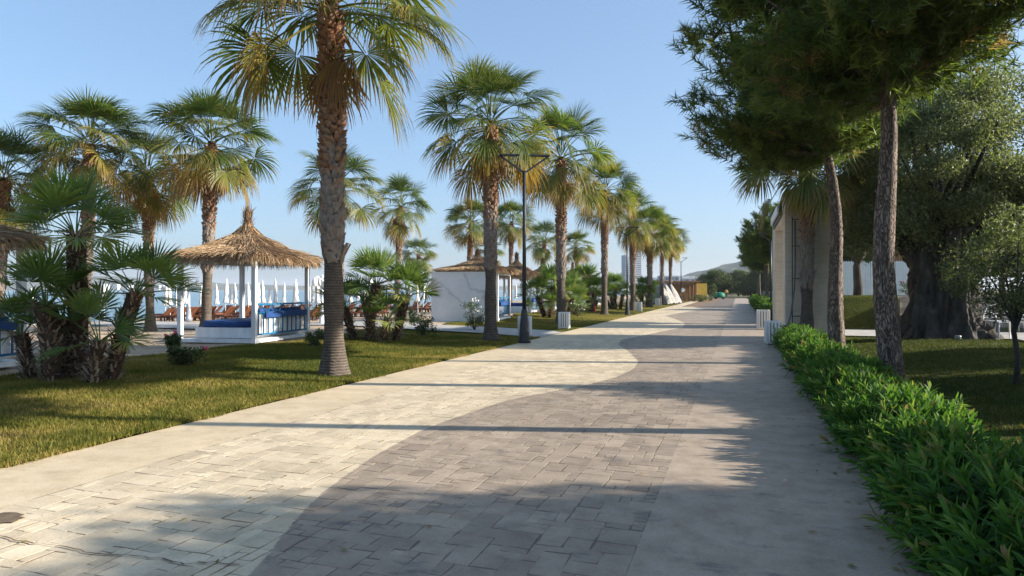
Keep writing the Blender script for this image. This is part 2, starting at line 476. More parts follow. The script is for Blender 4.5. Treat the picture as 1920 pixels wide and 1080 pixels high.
def mat_lawn(name, stops):
    m, nt, b = nodes_of(name)
    v = coords(nt)
    n1 = noise(nt, v, .9, 6, .65); n2 = noise(nt, v, 30, 5, .7)
    c = ramp(nt, stops, n1)
    c2 = mixc(nt, 1.0, c.outputs[0], ramp(nt, [(.3, .55), (.7, 1.35)], n2).outputs[0], 'MULTIPLY')
    nt.links.new(c2, b.inputs['Base Color']); b.inputs['Roughness'].default_value = .95; b.inputs['Specular IOR Level'].default_value = .05
    nt.links.new(bump(nt, n2, .8, .03), b.inputs['Normal'])
    return m
M['lawn'] = mat_lawn('dry_lawn', [(.32, (.07, .088, .018)), (.5, (.15, .13, .03)), (.68, (.235, .165, .065))])
M['lawn_r'] = mat_lawn('shaded_green_lawn', [(.3, (.030, .042, .010)), (.55, (.062, .070, .016)), (.75, (.12, .095, .03))])  # garden side lawn, canopy shade painted into these darker tones

def mat_sea():
    m, nt, b = nodes_of('sea_water')
    v = coords(nt, (.35, 1, 1))
    n1 = noise(nt, v, .08, 4)
    c = ramp(nt, [(.3, (.035, .115, .165)), (.7, (.06, .17, .22))], n1)
    nt.links.new(c.outputs[0], b.inputs['Base Color']); b.inputs['Roughness'].default_value = .16
    nt.links.new(bump(nt, noise(nt, coords(nt, (1.0, .4, 1)), 1.1, 6, .6), .5, .25), b.inputs['Normal'])
    return m
M['sea'] = mat_sea()
M['hill'] = mat_noise('wooded_hill', [(.35, (.035, .05, .022)), (.55, (.075, .085, .035)), (.75, (.20, .17, .10))], .02, .95, bmp=.6, bscale=.08, bdist=8)
M['pale_wall'] = mat_noise('pale_render', [(.3, (.62, .60, .57)), (.7, (.74, .72, .69))], .2, .8)
M['grey_wall'] = mat_noise('grey_render', [(.3, (.24, .25, .28)), (.7, (.34, .35, .38))], .2, .7)
M['window'] = mat_noise('dark_window', [(.3, (.05, .06, .08)), (.7, (.11, .13, .16))], .3, .2)
M['bamboo'] = mat_noise('bamboo_poles', [(.3, (.17, .085, .035)), (.7, (.38, .21, .09))], 6, .7, (6, 6, .3), .4)
M['yellow'] = mat_noise('yellow_panel', [(.3, (.50, .32, .05)), (.7, (.66, .45, .09))], 3, .7)
M['tarp'] = mat_noise('grey_white_tarpaulin', [(.3, (.19, .18, .16)), (.7, (.33, .31, .28))], 2.5, .7, bmp=.7, bscale=5, bdist=.08)
M['green_paint'] = mat_noise('green_paint', [(.3, (.01, .14, .08)), (.7, (.02, .20, .11))], 3, .6)
M['fence'] = mat_noise('pale_fence_paint', [(.3, (.56, .63, .65)), (.7, (.64, .71, .73))], 2, .6)
M['skin'] = mat_noise('skin', [(.3, (.36, .21, .14)), (.7, (.42, .26, .18))], 5, .6)
M['shirt'] = mat_noise('yellow_shirt', [(.3, (.62, .36, .03)), (.7, (.75, .46, .05))], 6, .8)
M['trousers'] = mat_noise('dark_trousers', [(.3, (.02, .022, .03)), (.7, (.04, .042, .05))], 6, .8)
M['hair'] = mat_noise('dark_hair', [(.3, (.015, .01, .008)), (.7, (.03, .02, .015))], 20, .7)
M['rose_w'] = mat_noise('white_petal', [(.3, (.70, .68, .60)), (.7, (.82, .80, .74))], 6, .6)
M['rose_p'] = mat_noise('pink_petal', [(.3, (.50, .10, .14)), (.7, (.66, .22, .26))], 6, .6)
M['red'] = mat_noise('red_plastic', [(.3, (.45, .03, .02)), (.7, (.55, .05, .03))], 6, .4)
M['fruit'] = mat_noise('orange_fruit_strings', [(.3, (.55, .20, .02)), (.7, (.75, .34, .05))], 30, .7)

# ------------------------------------------------------------------ terrain
rng = np.random.default_rng(11)
PL, PR, S0, S1 = -6.25, 1.12, -5.1, -.6           # path edges and the limits of the stamped field

def HL(X, Y):
    t = smooth((PL - X) / 5.5)
    z = .02 + .15 * t + .025 * np.sin(X * .9 + Y * .35) * t
    z = z - .42 * smooth((-15.5 - X) / 8) - .28 * smooth((-29 - X) / 12) - 3.0 * smooth((-40 - X) / 25)
    return z

def HR(X, Y):
    a = .20 * smooth((X - 2.2) / 3.5) * (1 - smooth((Y - 21.5) / 3.0))
    b = 1.30 * np.where(X < 6.15, smooth((Y - 29.3) / 4.2) * smooth((X - 2.8) / 1.6), smooth((Y - 30.1) / .1))
    return a + b

def ground_z(X, Y):
    zl = np.where(X > -12.2, HL(X, Y) - .05, HL(X, Y))
    z = np.where(X < PL - .1, zl, np.where(X > PR + .4, HR(X, Y) - .06, -.08))
    far = smooth((Y - 140) / 80)
    return z * (1 - far * (X > -20)) + -.1 * far * (X > -20)

xs = np.concatenate([[-9000, -3000, -800, -200, -100], np.arange(-70, -30, 2.), np.arange(-30, -13, .8), np.arange(-13, -5, .45), [-4, -2, 0, 1.3], np.arange(1.6, 18, .6), [20, 25, 30, 40, 60, 100, 300, 1000, 3000, 9000]])
ys = np.concatenate([[-9000, -2000, -300, -60], np.arange(-20, 60, .8), np.arange(60, 160, 4.), [180, 220, 300, 600, 1500, 4000, 9000]])
mb = MB(); mb.grid(xs, ys, ground_z)
tag(mb.build('ground', M['ground'], smooth_=True), kind='structure')
mb = MB(); mb.grid(np.array([-9000, -2000, -500, -200, -120, -80, -60, -41.]), np.array([-9000, -2000, -200, 0, 50, 100, 200, 400, 1000, 3000, 9000.]), lambda X, Y: X * 0 - .62)
tag(mb.build('sea', M['sea']), kind='structure')

# --- path: smooth bands, joints, and the stamped stones one by one
bpts = [(475,1080),(530,1000),(600,925),(700,855),(800,802),(950,750),(1100,722),(1160,706),(1188,692),(1197,678),(1180,660),(1158,647),(1165,637),(1230,624),(1280,614),(1284,606),(1266,598),(1246,592),(1290,584.5)]
bw = np.array([gp(*p) for p in bpts])
by = np.concatenate([[-3, 0, 1.5], bw[:, 1], [56, 62, 69, 76, 83, 130]])
bx = np.concatenate([[-2.0, -2.1, -2.3], bw[:, 0], [-2.5, -3.9, -2.6, -3.9, -2.8, -3.2]])
yy = np.arange(-3, 130, .05)
xx = np.interp(yy, by, bx)
ker = np.hanning(31); ker /= ker.sum()
xx = np.convolve(np.pad(xx, 15, mode='edge'), ker, mode='valid')
def XB(Y): return np.interp(Y, yy, xx)

mb = MB(); mb.attr['d'] = []
def strip(x0, x1, z, m, ystep=.25):
    xs_ = np.linspace(x0, x1, max(3, int((x1 - x0) / .3) + 1))
    ys_ = np.concatenate([np.arange(-3, 64, ystep), np.arange(64, 131, 1.)])
    mb.grid(xs_, ys_, lambda X, Y: X * 0 + z, m=m)
    V = mb.v[-1]
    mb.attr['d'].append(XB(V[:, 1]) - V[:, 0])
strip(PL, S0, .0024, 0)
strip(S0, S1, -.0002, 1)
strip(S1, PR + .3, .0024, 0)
# vertical edge of the slab on the lawn side
tag(mb.build('path_slab', [M['band'], M['joint']]), kind='structure')

def stamped(y0, y1):
    rs = random.Random(5)
    c = .088
    W = int(round((S1 - S0) / c)); cx = (S1 - S0) / W
    L = int((y1 - y0) / c)
    occ = np.zeros((L + 4, W + 4), bool)
    occ[:, W:] = True
    sizes = [(1, 2), (2, 2), (2, 3), (2, 2), (3, 2), (2, 1), (2, 2), (3, 2), (2, 3), (1, 1), (3, 3), (2, 4)]
    V = []; D = []; T = []; tops = []; f4 = []
    for j in range(L):
        i = 0
        while i < W:
            if occ[j, i]: i += 1; continue
            for _ in range(12):
                sx, sy = rs.choice(sizes)
                if i + sx <= W and not occ[j:j + sy, i:i + sx].any(): break
            else: sx, sy = 1, 1
            occ[j:j + sy, i:i + sx] = True
            x0, x1 = S0 + i * cx, S0 + (i + sx) * cx
            ya, yb = y0 + j * c, y0 + (j + sy) * c
            g = .005; J = lambda s=.009: rs.uniform(-s, s)
            def edge(p, q, n):
                return [(p[0] + (q[0] - p[0]) * k / n + (J(.006) if k else 0), p[1] + (q[1] - p[1]) * k / n + (J(.006) if k else 0)) for k in range(n)]
            cs = [(x0 + g + J(), ya + g + J()), (x1 - g + J(), ya + g + J()), (x1 - g + J(), yb - g + J()), (x0 + g + J(), yb - g + J())]
            poly = edge(cs[0], cs[1], 2 if sx > 1 else 1) + edge(cs[1], cs[2], sy) + edge(cs[2], cs[3], 2 if sx > 1 else 1) + edge(cs[3], cs[0], sy)
            n = len(poly); b0 = len(V)
            mx = sum(p[0] for p in poly) / n; my = sum(p[1] for p in poly) / n
            tv = .1 + .9 * rs.random(); hz = .0022 + rs.uniform(-.0004, .0006)
            for (px, py) in poly:
                V.append((px, py, hz)); T.append(tv)
            for (px, py) in poly:
                dx, dy = px - mx, py - my; l = math.hypot(dx, dy)
                V.append((px + dx / l * .007, py + dy / l * .007, -.0006)); T.append(-.25)
            tops.append([b0 + k for k in range(n)])
            for k in range(n):
                k2 = (k + 1) % n
                f4.append((b0 + n + k, b0 + n + k2, b0 + k2, b0 + k))
            i += sx
    m_ = MB(); V = np.array(V)
    m_.add(V, f4=f4, t=np.array(T), fn=tops)
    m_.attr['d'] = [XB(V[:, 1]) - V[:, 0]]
    return m_.build('path_paving', M['paver'])
tag(stamped(-1.0, 64.0), kind='structure')

# crack and broken patch near the camera on the left
def ribbon(pts, w, z, rs):
    m_ = MB(); V = []; f = []
    for k, (x, y) in enumerate(pts):
        ww = w * rs.uniform(.3, 1.3)
        V += [(x + rs.uniform(-.01, .01), y - ww, z), (x + rs.uniform(-.01, .01), y + ww, z)]
        if k: f.append((2 * k - 2, 2 * k, 2 * k + 1, 2 * k - 1))
    m_.add(V, f4=f); return m_
rs_ = random.Random(3)
cp = [gp(x, y) for x, y in [(-40,1000),(0,1006),(40,1018),(90,1022),(140,1033),(180,1040),(230,1044),(300,1050),(350,1060),(400,1056),(470,1062)]]
cpd = []
for a, b_ in zip(cp[:-1], cp[1:]):
    for k in range(4):
        cpd.append((a[0] + (b_[0] - a[0]) * k / 4 + rs_.uniform(-.012, .012), a[1] + (b_[1] - a[1]) * k / 4 + rs_.uniform(-.012, .012)))
tag(ribbon(cpd, .006, .0115, rs_).build('path_crack', M['soil']), kind='structure')
c0 = gp(5, 974)
m_ = MB(); pv = []
for k in range(22):
    a = k / 22 * 2 * PI; r_ = rs_.uniform(.75, 1.1)
    pv.append((c0[0] + .16 * r_ * math.cos(a), c0[1] + .11 * r_ * math.sin(a), .0115))
m_.add(pv, fn=[list(range(22))])
tag(m_.build('path_hole_soil', M['soil']), kind='structure')

# --- lawns
SY0, SY1 = 21.3, 24.3      # side path
def lawn_edge(Y): return -12.0 - .35 * np.sin(Y * .7) - .2 * np.sin(Y * 1.9 + 1)
def left_lawn(name, y0, y1):
    ys_ = np.arange(y0, y1 + .01, .5); us = np.linspace(0, 1, 22)
    m_ = MB(); m_.grid(us, ys_, lambda X, Y: X * 0)
    V = m_.v[-1]; e = lawn_edge(V[:, 1]); V[:, 0] = PL - .01 + (e - PL) * V[:, 0]
    V[:, 2] = HL(V[:, 0], V[:, 1]) + .004
    q = m_.f4[-1]; m_.f4[-1] = q[:, ::-1]
    return tag(m_.build(name, M['lawn'], smooth_=True), kind='structure')
left_lawn('lawn', -2, SY0)
left_lawn('lawn_strip', SY1, 96)
m_ = MB(); m_.grid(np.arange(PR + .25, 16.1, .5), np.arange(-3, 25.1, .5), lambda X, Y: HR(X, Y) + .0)
m_.grid(np.arange(3.1, 6.2, .3), np.arange(29.2, 36.1, .3), lambda X, Y: HR(X, Y) + .0)
tag(m_.build('garden_lawn', M['lawn_r'], smooth_=True), kind='structure')
# side paths
m_ = MB(); V = []; f = []
pp = [(PL - .02, SY0, SY1 + .4), (-8, SY0, SY1), (-10, SY0 + .05, SY1), (-12, SY0 + .1, SY1 - .1), (-14.5, 22.2, 25.3), (-17.2, 23.2, 26.8), (-19, 23.5, 27.2), (-21, 23.9, 27.6), (-23, 24.2, 28.1), (-26.4, 24.8, 28.8), (-31, 25.5, 29.7), (-36, 26.3, 30.5)]
for k, (x, a, b_) in enumerate(pp):
    z0 = float(HL(np.array(x), np.array(a))) + .05
    if k == 0: z0 = .008
    V += [(x, a, z0), (x, b_, z0)]
    if k: f.append((2 * k - 2, 2 * k - 1, 2 * k + 1, 2 * k))
m_.add(V, f4=f)
tag(m_.build('side_path', M['concrete']), kind='structure')
m_ = MB(); m_.grid(np.arange(1.2, 18, .8), np.arange(25.2, 29.3, .8), lambda X, Y: HR(X, Y) * 0 + .035)
m_.grid(np.arange(7.2, 18, .8), np.arange(20.0, 25.2, .8), lambda X, Y: HR(X, Y) + .05)
tag(m_.build('garden_paving', M['concrete']), kind='structure')

# --- grass blades (uncountable)
def blades(name, P, mat, hmin, hmax, tintf, width=.006):
    n = len(P); a = rng.uniform(0, 2 * PI, n); h = rng.uniform(hmin, hmax, n)
    lean = rng.uniform(.1, .8, n) * h; la = rng.uniform(0, 2 * PI, n)
    w = width * rng.uniform(.7, 1.5, n)
    V = np.zeros((n, 3, 3), np.float32)
    V[:, 0] = P; V[:, 1] = P; V[:, 2] = P
    V[:, 0, 0] += np.cos(a) * w; V[:, 0, 1] += np.sin(a) * w
    V[:, 1, 0] -= np.cos(a) * w; V[:, 1, 1] -= np.sin(a) * w
    V[:, 2, 0] += np.cos(la) * lean; V[:, 2, 1] += np.sin(la) * lean; V[:, 2, 2] += h
    m_ = MB(); m_.add(V.reshape(-1, 3), f3=np.arange(n * 3).reshape(-1, 3), t=np.repeat(tintf(P), 3))
    return tag(m_.build(name, mat), kind='stuff', label='short dry grass covering the lawn')
def patch(P, s, seed):
    r_ = np.random.default_rng(seed); o = np.zeros(len(P))
    for _ in range(7):
        k = r_.normal(0, s, 2); o += np.sin(P[:, 0] * k[0] + P[:, 1] * k[1] + r_.uniform(0, 6))
    return o / 7
def left_pts(n, y0, y1, pw=1.0):
    Y = y0 + (y1 - y0) * rng.random(n) ** pw; u = rng.random(n)
    X = PL + .0 + (lawn_edge(Y) - PL) * u
    # blades crowd a little over the slab's edge
    X = X + np.where(rng.random(n) < .05, rng.uniform(0, .03, n), 0)
    ok = ~((Y > SY0 - .05) & (Y < SY1 + .35))
    P = np.stack([X, Y, HL(X, Y)], 1)[ok]
    return P
P = np.concatenate([left_pts(150000, 3.5, 14), left_pts(90000, 14, 30, 1.2), left_pts(50000, 30, 75, 1.3)])
far = smooth((P[:, 1] - 8) / 30)
ye = 3.5 + 60 * rng.random(16000) ** 1.8; xe = PL + rng.normal(-.03, .035, 16000)
xe = xe + .03 * np.sin(ye * 3.1) + .02 * np.sin(ye * 7.7); ke = ~((ye > SY0 - .05) & (ye < SY1 + .45))
P = np.concatenate([P, np.stack([xe, ye, np.full(len(xe), .012)], 1)[ke]])
tf = lambda P: np.clip(.36 + .85 * patch(P, 1.6, 4) + .25 * patch(P, 5, 8) + rng.normal(0, .16, len(P)), 0, 1)
blades('grass', P, M['grass'], .02, .055, tf, .006)
tx = []
for _ in range(260):
    y_ = 4 + 16 * rng.random() ** 1.5; x_ = PL + (lawn_edge(np.array(y_)) - PL) * (rng.random() ** 2)
    kk = rng.integers(25, 90); q = np.stack([x_ + rng.normal(0, .07, kk), y_ + rng.normal(0, .10, kk)], 1); tx.append(q)
q = np.concatenate(tx); q = q[(q[:, 0] < PL + .01) & ~((q[:, 1] > SY0 - .1) & (q[:, 1] < SY1 + .4))]
P = np.concatenate([np.stack([q[:, 0], q[:, 1], HL(q[:, 0], q[:, 1])], 1)])
blades('grass', P, M['grass'], .045, .10, lambda P: np.clip(rng.normal(.16, .12, len(P)), 0, 1), .006)
n = 110000
Y = rng.uniform(2, 25, n); X = 1.9 + 11 * rng.random(n) ** 1.2
P = np.stack([X, Y, HR(X, Y)], 1)
X2 = rng.uniform(3.2, 6.1, 20000); Y2 = rng.uniform(29.3, 35, 20000)
P = np.concatenate([P, np.stack([X2, Y2, HR(X2, Y2)], 1)])
P = P[~((P[:, 0] > 7.2) & (P[:, 1] > 19.9) & (P[:, 1] < 29))]
tf2 = lambda P: np.clip(.35 + .6 * patch(P, 1.2, 14) + rng.normal(0, .15, len(P)), 0, 1)
blades('grass', P, M['grass_shade'], .02, .05, tf2, .007)

# fallen leaves and flecks along the hedge foot and on the grey band
n = 420
Y = 2.5 + 22 * rng.random(n) ** 1.3; X = np.where(rng.random(n) < .7, 1.08 - np.abs(rng.normal(0, .22, n)), rng.uniform(-5.5, 1.0, n))
V = np.zeros((n, 4, 3)); a = rng.uniform(0, 2 * PI, n); l = rng.uniform(.012, .045, n); w = l * rng.uniform(.25, .5, n)
for k, (p, q) in enumerate([(-1, 0), (0, 1), (1, 0), (0, -1)]):
    V[:, k, 0] = X + np.cos(a) * l * p - np.sin(a) * w * q; V[:, k, 1] = Y + np.sin(a) * l * p + np.cos(a) * w * q; V[:, k, 2] = .0125 + .004 * abs(q)
m_ = MB(); m_.add(V.reshape(-1, 3), f4=np.arange(n * 4).reshape(-1, 4), t=np.repeat(rng.uniform(.3, 1, n), 4))
tag(m_.build('leaf_litter', M['frond']), kind='stuff', label='dry leaf litter scattered on the path')

# ------------------------------------------------------------------ fan palms
def fan_leaf(mb, hub, d, s, n, L, S, pm, g, r, tint, cup=.2, tip=.35, split=.5, K=6):
    hub, d, s, n = [np.asarray(q, float) for q in (hub, d, s, n)]
    ph = np.linspace(-pm, pm, S) + r.normal(0, .025, S)
    dphi = 2 * pm / (S - 1)
    D = np.cos(ph)[:, None] * d + np.sin(ph)[:, None] * s + (cup * np.abs(np.sin(ph)) + r.normal(0, .05, S))[:, None] * n
    D /= np.linalg.norm(D, axis=1)[:, None]
    T = -np.sin(ph)[:, None] * d + np.cos(ph)[:, None] * s
    Ls = L * (.70 + .30 * np.cos(ph * .62)) * (1 + r.normal(0, .06, S))
    t = np.linspace(.04, 1, K)
    pos = np.zeros((S, K, 3)); p = hub + D * (Ls * t[0])[:, None]; dd = D.copy()
    gs = g * r.uniform(.6, 1.5, S)
    pos[:, 0] = p
    for k in range(1, K):
        dt = t[k] - t[k - 1]
        kk = (t[k] ** 2.0) * 2.2 * dt
        dd = dd + np.array([0, 0, -1.0]) * (gs * kk)[:, None]
        dd /= np.linalg.norm(dd, axis=1)[:, None]
        p = p + dd * (Ls * dt)[:, None]; pos[:, k] = p
    rad = np.minimum(t, split) * 1.0
    w = (rad * dphi * .56)[None, :] * Ls[:, None]
    tp = np.where(t > split, (1 - t) / (1 - split), 1.0)
    w = w * (tp * .92 + .08)[None, :]
    V = np.zeros((S, K, 3, 3))
    V[:, :, 1] = pos + n * (w * .45)[..., None]
    V[:, :, 0] = pos - T[:, None, :] * w[..., None]
    V[:, :, 2] = pos + T[:, None, :] * w[..., None]
    tt = np.clip(tint + tip * (t ** 2.2)[None, :, None] * r.uniform(.2, 1.5, (S, 1, 1)) + r.normal(0, .05, (S, 1, 1)) + np.zeros((S, K, 3)), 0, 1)
    i = (np.arange(S)[:, None] * K + np.arange(K - 1)[None, :]) * 3
    i = i.reshape(-1)
    f = np.concatenate([np.stack([i + c, i + c + 1, i + c + 4, i + c + 3], 1) for c in (0, 1)])
    mb.add(V.reshape(-1, 3), f4=f, t=tt.reshape(-1))

def frame_dir(az, el):
    rad = np.array([math.cos(az), math.sin(az), 0]); z = np.array([0, 0, 1.])
    d = rad * math.cos(el) + z * math.sin(el)
    s = np.cross(z, rad)
    return d, s, np.cross(d, s)

def one_frond(mb, r, az, el, plen, L, g, tint, S=52, pm=2.0, z0=0.0, r0=.12, prad=.014, cup=.2, tip=.35, arch=R(32), split=.5):
    d0, s, _ = frame_dir(az, el + arch * .5)
    d1, _, _ = frame_dir(az, el - arch * .5)
    p = np.array([math.cos(az) * r0, math.sin(az) * r0, z0]); pts = [p]
    for k in range(5):
        q = d0 + (d1 - d0) * (k + .5) / 5; q /= np.linalg.norm(q)
        p = p + q * plen / 5; pts.append(p)
    mb.tube(pts, np.linspace(prad * 1.6, prad * .8, 6), 4, t=min(1, .25 + tint * .6), caps=False)
    d, s, n = frame_dir(az, el - arch * .6)
    ro = r.normal(0, R(24))
    s2 = s * math.cos(ro) + n * math.sin(ro); n2 = n * math.cos(ro) - s * math.sin(ro)
    fan_leaf(mb, p, d, s2, n2, L, S, pm, g, r, tint, cup, tip, split)

def palm_crown_mb(seed, nl=36, size=1.0, lo=132):
    r = np.random.default_rng(seed); mb = MB()
    for i in range(nl):
        u = (i + .5) / nl
        az = i * 2.39996 + r.normal(0, .18)
        el = R(88 - lo * u ** .95 + r.normal(0, 9))
        pl = (.55 + .68 * min(1, u * 2.6)) * r.uniform(.8, 1.2) * size
        L = (.92 + .28 * min(1, u * 3)) * r.uniform(.9, 1.1) * size
        if u < .5: ti = r.uniform(.05, .28)
        elif u < .8: ti = r.uniform(.12, .42)
        else: ti = r.uniform(.22, .66)
        one_frond(mb, r, az, el, pl, L, .12 + 1.9 * u, ti, z0=.45 - .75 * u, pm=(1.15 if u < .22 else 1.65) + .35 * r.random(), cup=r.uniform(.05, .35), tip=.25 + .35 * u)
    return mb

def palm_skirt_mb(seed, nd=16):
    r = np.random.default_rng(seed + 77); mb = MB()
    for i in range(nd):
        az = i * 2.39996 + r.normal(0, .3)
        el = R(r.uniform(-88, -55))
        one_frond(mb, r, az, el, r.uniform(.25, .6), r.uniform(.65, 1.0), 3.0, r.uniform(.8, 1.0), S=20, pm=1.0, z0=-.25 - .35 * r.random(), r0=.16, prad=.016, cup=-.3, tip=.1)
    return mb

def palm_trunk_mb(seed, H, rb=.285, rm=.168, smooth_h=2.0, boots=True):
    r = np.random.default_rng(seed + 5); mb = MB()
    zs = np.concatenate([[-.1, 0, .06, .14, .26, .42, .65], np.arange(.9, H, .14), [H, H + .25]])
    prof = []; tt = []
    for z in zs:
        q = rm + (rb - rm) * math.exp(-max(z, 0) / .34) + .012 * math.sin(z * 5.1 + seed)
        if z < .03: q = rb * 1.05
        if z > smooth_h: q = q * (1 - .13 * smooth((z - smooth_h) / .3))
        if z > H: q = .13
        prof.append((q, z)); tt.append(0 if z < smooth_h else (.4 if z < smooth_h + (H - smooth_h) * .36 else 1.0))
    ph = r.uniform(0, 6, 4)
    wob = lambda k, a: 1 + .03 * np.sin(2 * a + ph[0] + k * .12) + .02 * np.sin(5 * a + ph[1] + k * .4) + r.normal(0, .012, len(a))
    mb.lathe(prof, 22, t=np.array(tt), wob=wob)
    bt = MB()
    k = 0; z = smooth_h - .08
    while z < H - .02:
        u = (z - smooth_h) / (H - smooth_h)
        rad = rm * .97
        az = k * 2.39996 + r.normal(0, .12)
        old = u < .36 + r.normal(0, .05)
        w = r.uniform(.055, .085); hh = r.uniform(.18, .30) if old else r.uniform(.10, .17)
        out = r.uniform(.03, .065) if old else r.uniform(.06, .115)
        rd = np.array([math.cos(az), math.sin(az), 0]); sd = np.array([-rd[1], rd[0], 0]); up = np.array([0, 0, 1.])
        sk = r.normal(0, .03)
        b0 = rd * (rad - .02) + up * z
        V = [b0 - sd * w, b0 + sd * w, b0 + up * hh + rd * (out + .02) + sd * (w * .62 + sk), b0 + up * hh + rd * (out + .02) - sd * (w * .62 - sk),
             b0 + up * hh * .8 - rd * .015 + sd * w * .6, b0 + up * hh * .8 - rd * .015 - sd * w * .6,
             b0 + rd * (out * .75 + .022) + up * hh * .45]
        ti = np.clip((.08 if old else .45 + .5 * u) + r.normal(0, .22), 0, 1)
        bt.add(V, f3=[[0, 1, 6], [1, 2, 6], [2, 3, 6], [3, 0, 6], [1, 4, 2], [0, 3, 5]], f4=[[3, 2, 4, 5]], t=ti)
        k += 1; z += .0105 if not old else .013
    # a few long torn leaf stubs where the smooth trunk begins
    for q in range(5):
        az = r.uniform(0, 6.28); zz = smooth_h + r.uniform(-.1, .5)
        rd = np.array([math.cos(az), math.sin(az), 0])
        bt.bar(rd * rm * .9 + [0, 0, zz], rd * (rm + r.uniform(.05, .14)) + [0, 0, zz + r.uniform(.2, .32)], .07, .02, t=.3)
    return mb, bt

PALMS = []
for i, (seed, H, sh) in enumerate([(1, 6.3, 2.0), (2, 6.6, 2.1), (3, 6.0, 1.7), (4, 7.2, 2.4), (5, 5.6, 1.6), (6, 6.5, 1.9), (7, 6.9, 2.2)]):
    root = empty('fan_palm', (0, 0, -50)); tag(root, 'x', 'palm', 'fan palms along the promenade')
    tm, bm_ = palm_trunk_mb(seed, H, smooth_h=sh)
    tr = tm.build('trunk', M['palm_bark'], root, True)
    bm_.build('leaf_base', M['boot'], tr)
    c = palm_crown_mb(seed, (42, 46, 38, 46, 42, 34, 50)[i], lo=(126, 142, 134, 146, 138, 150, 128)[i]).build('crown', M['frond'], root); c.location = (0, 0, H + .15)
    s = palm_skirt_mb(seed, (6, 20, 9, 18, 12, 26, 5)[i]).build('dead_fronds', M['frond'], root); s.location = (0, 0, H + .1)
    PALMS.append((root, H))
USED = set()
def put_palm(v, xy, top, rz, label, z=None, group=None, tilt=(0, 0)):
    """top: height of the crown's heart above the ground"""
    root, H = PALMS[v]
    zz = float(HL(np.array(xy[0]), np.array(xy[1]))) if z is None else z
    sc = top / (H + .4)
    s3 = (min(max(sc, .92), 1.12),) * 2 + (sc,)
    s3 = (sc, sc, sc) if .85 < sc < 1.2 else (.5 + .5 * sc, .5 + .5 * sc, sc)
    if v not in USED:
        USED.add(v); o = root; o.location = (*xy, zz); o.scale = s3; o['label'] = label
    else:
        o = dup(root, (*xy, zz), rz, s3, label)
    o.rotation_euler = (tilt[0], tilt[1], rz)
    if group: o['group'] = group
    return o
def top_of(Z, ypx): return 1.6 + (HOR - ypx) / F * Z

# row beside the path: base pixel, crown heart y
put_palm(0, gp(627, 703, 1.58), top_of(12.3, -14), .4, 'tallest looking fan palm, nearest the camera, trunk standing on the grass left of the path', tilt=(0, R(-.6)))
put_palm(1, gp(920, 638.5, 1.58), top_of(21.6, 216), 0.0, 'fan palm with shaggy crown beside the front black street lamp and marble wall', tilt=(-.13, -.05))
put_palm(2, gp(1052, 608, 1.58), top_of(30.6, 290), 4.2, 'fan palm rising right behind the slatted white bin on the lawn edge')
put_palm(3, gp(1133, 590, 1.55), top_of(41, 352), 1.0, 'fan palm on the lawn edge between the white slatted bin and the second lamp', tilt=(0, R(.5)))
for k, (y, v, ty, lab) in enumerate([(50, 5, 402, 'fan palm just right of the second black lamp post, in front of the far tower'),
                                 (60, 4, 428, 'fan palm left of the grey tarpaulin pile, growing by the small white bin'),
                                 (70, 6, 440, 'fan palm whose trunk rises behind the tarpaulin covered boats'),
                                 (79, 3, 452, 'last fan palm of the row, in front of the brown hut')]):
    x = -7.5
    Z = -x * math.sin(TH) + y * math.cos(TH)
    put_palm(v, (x, y), top_of(Z, ty), 1.7 * k + .5, lab)
# beach side palms: pixel x, distance, crown heart y
for k, (px, Z, ty, v, lab) in enumerate([
    (-4, 27, 325, 4, 'fan palm cut off by the left picture edge above the thatched roof'),
    (158, 27, 262, 6, 'wide crowned fan palm rising behind the big clump of dwarf palms'),
    (282, 30, 318, 5, 'fan palm with a long brown skirt, between the dwarf palm clump and thatched gazebo'),
    (386, 27.5, 256, 1, 'fan palm standing behind the nearest gazebo, crown clear against the sky'),
    (640, 34, 345, 0, 'fan palm mostly hidden behind the nearest palm trunk'),
    (743, 52, 380, 5, 'fan palm with orange fruit strings seen above the second dwarf palm clump'),
    (785, 90, 474, 4, 'small distant fan palm right above the second dwarf palm clump'),
    (876, 58, 410, 6, 'beach side fan palm rising behind the marble fronted gazebo'),
    (908, 82, 470, 2, 'low distant fan palm peeking over the thatch of the marble fronted gazebo'),
    (957, 74, 412, 3, 'distant fan palm seen just left of the front black lamp post'),
    (1016, 92, 447, 4, 'distant fan palm right of the front lamp, between two path side trunks'),
    (1084, 86, 460, 0, 'distant fan palm between the third and fourth trunks of the path row')]):
    xy = dp(px, Z)
    put_palm(v, xy, top_of(Z, ty) - float(HL(np.array(xy[0]), np.array(xy[1]))), 1.3 * k + .2, lab, group='fan palms on the beach side', tilt=(R(2.2) * math.sin(k * 2.1), R(2.2) * math.cos(k * 1.3)))
# orange fruit strings on one of them
# right side palm in front of the stone gate
put_palm(4, dp(1513, 20.9), 6.0, 3.3, 'fan palm standing right before the stone gateway side wall', z=0.0, group='fan palms right of the path')

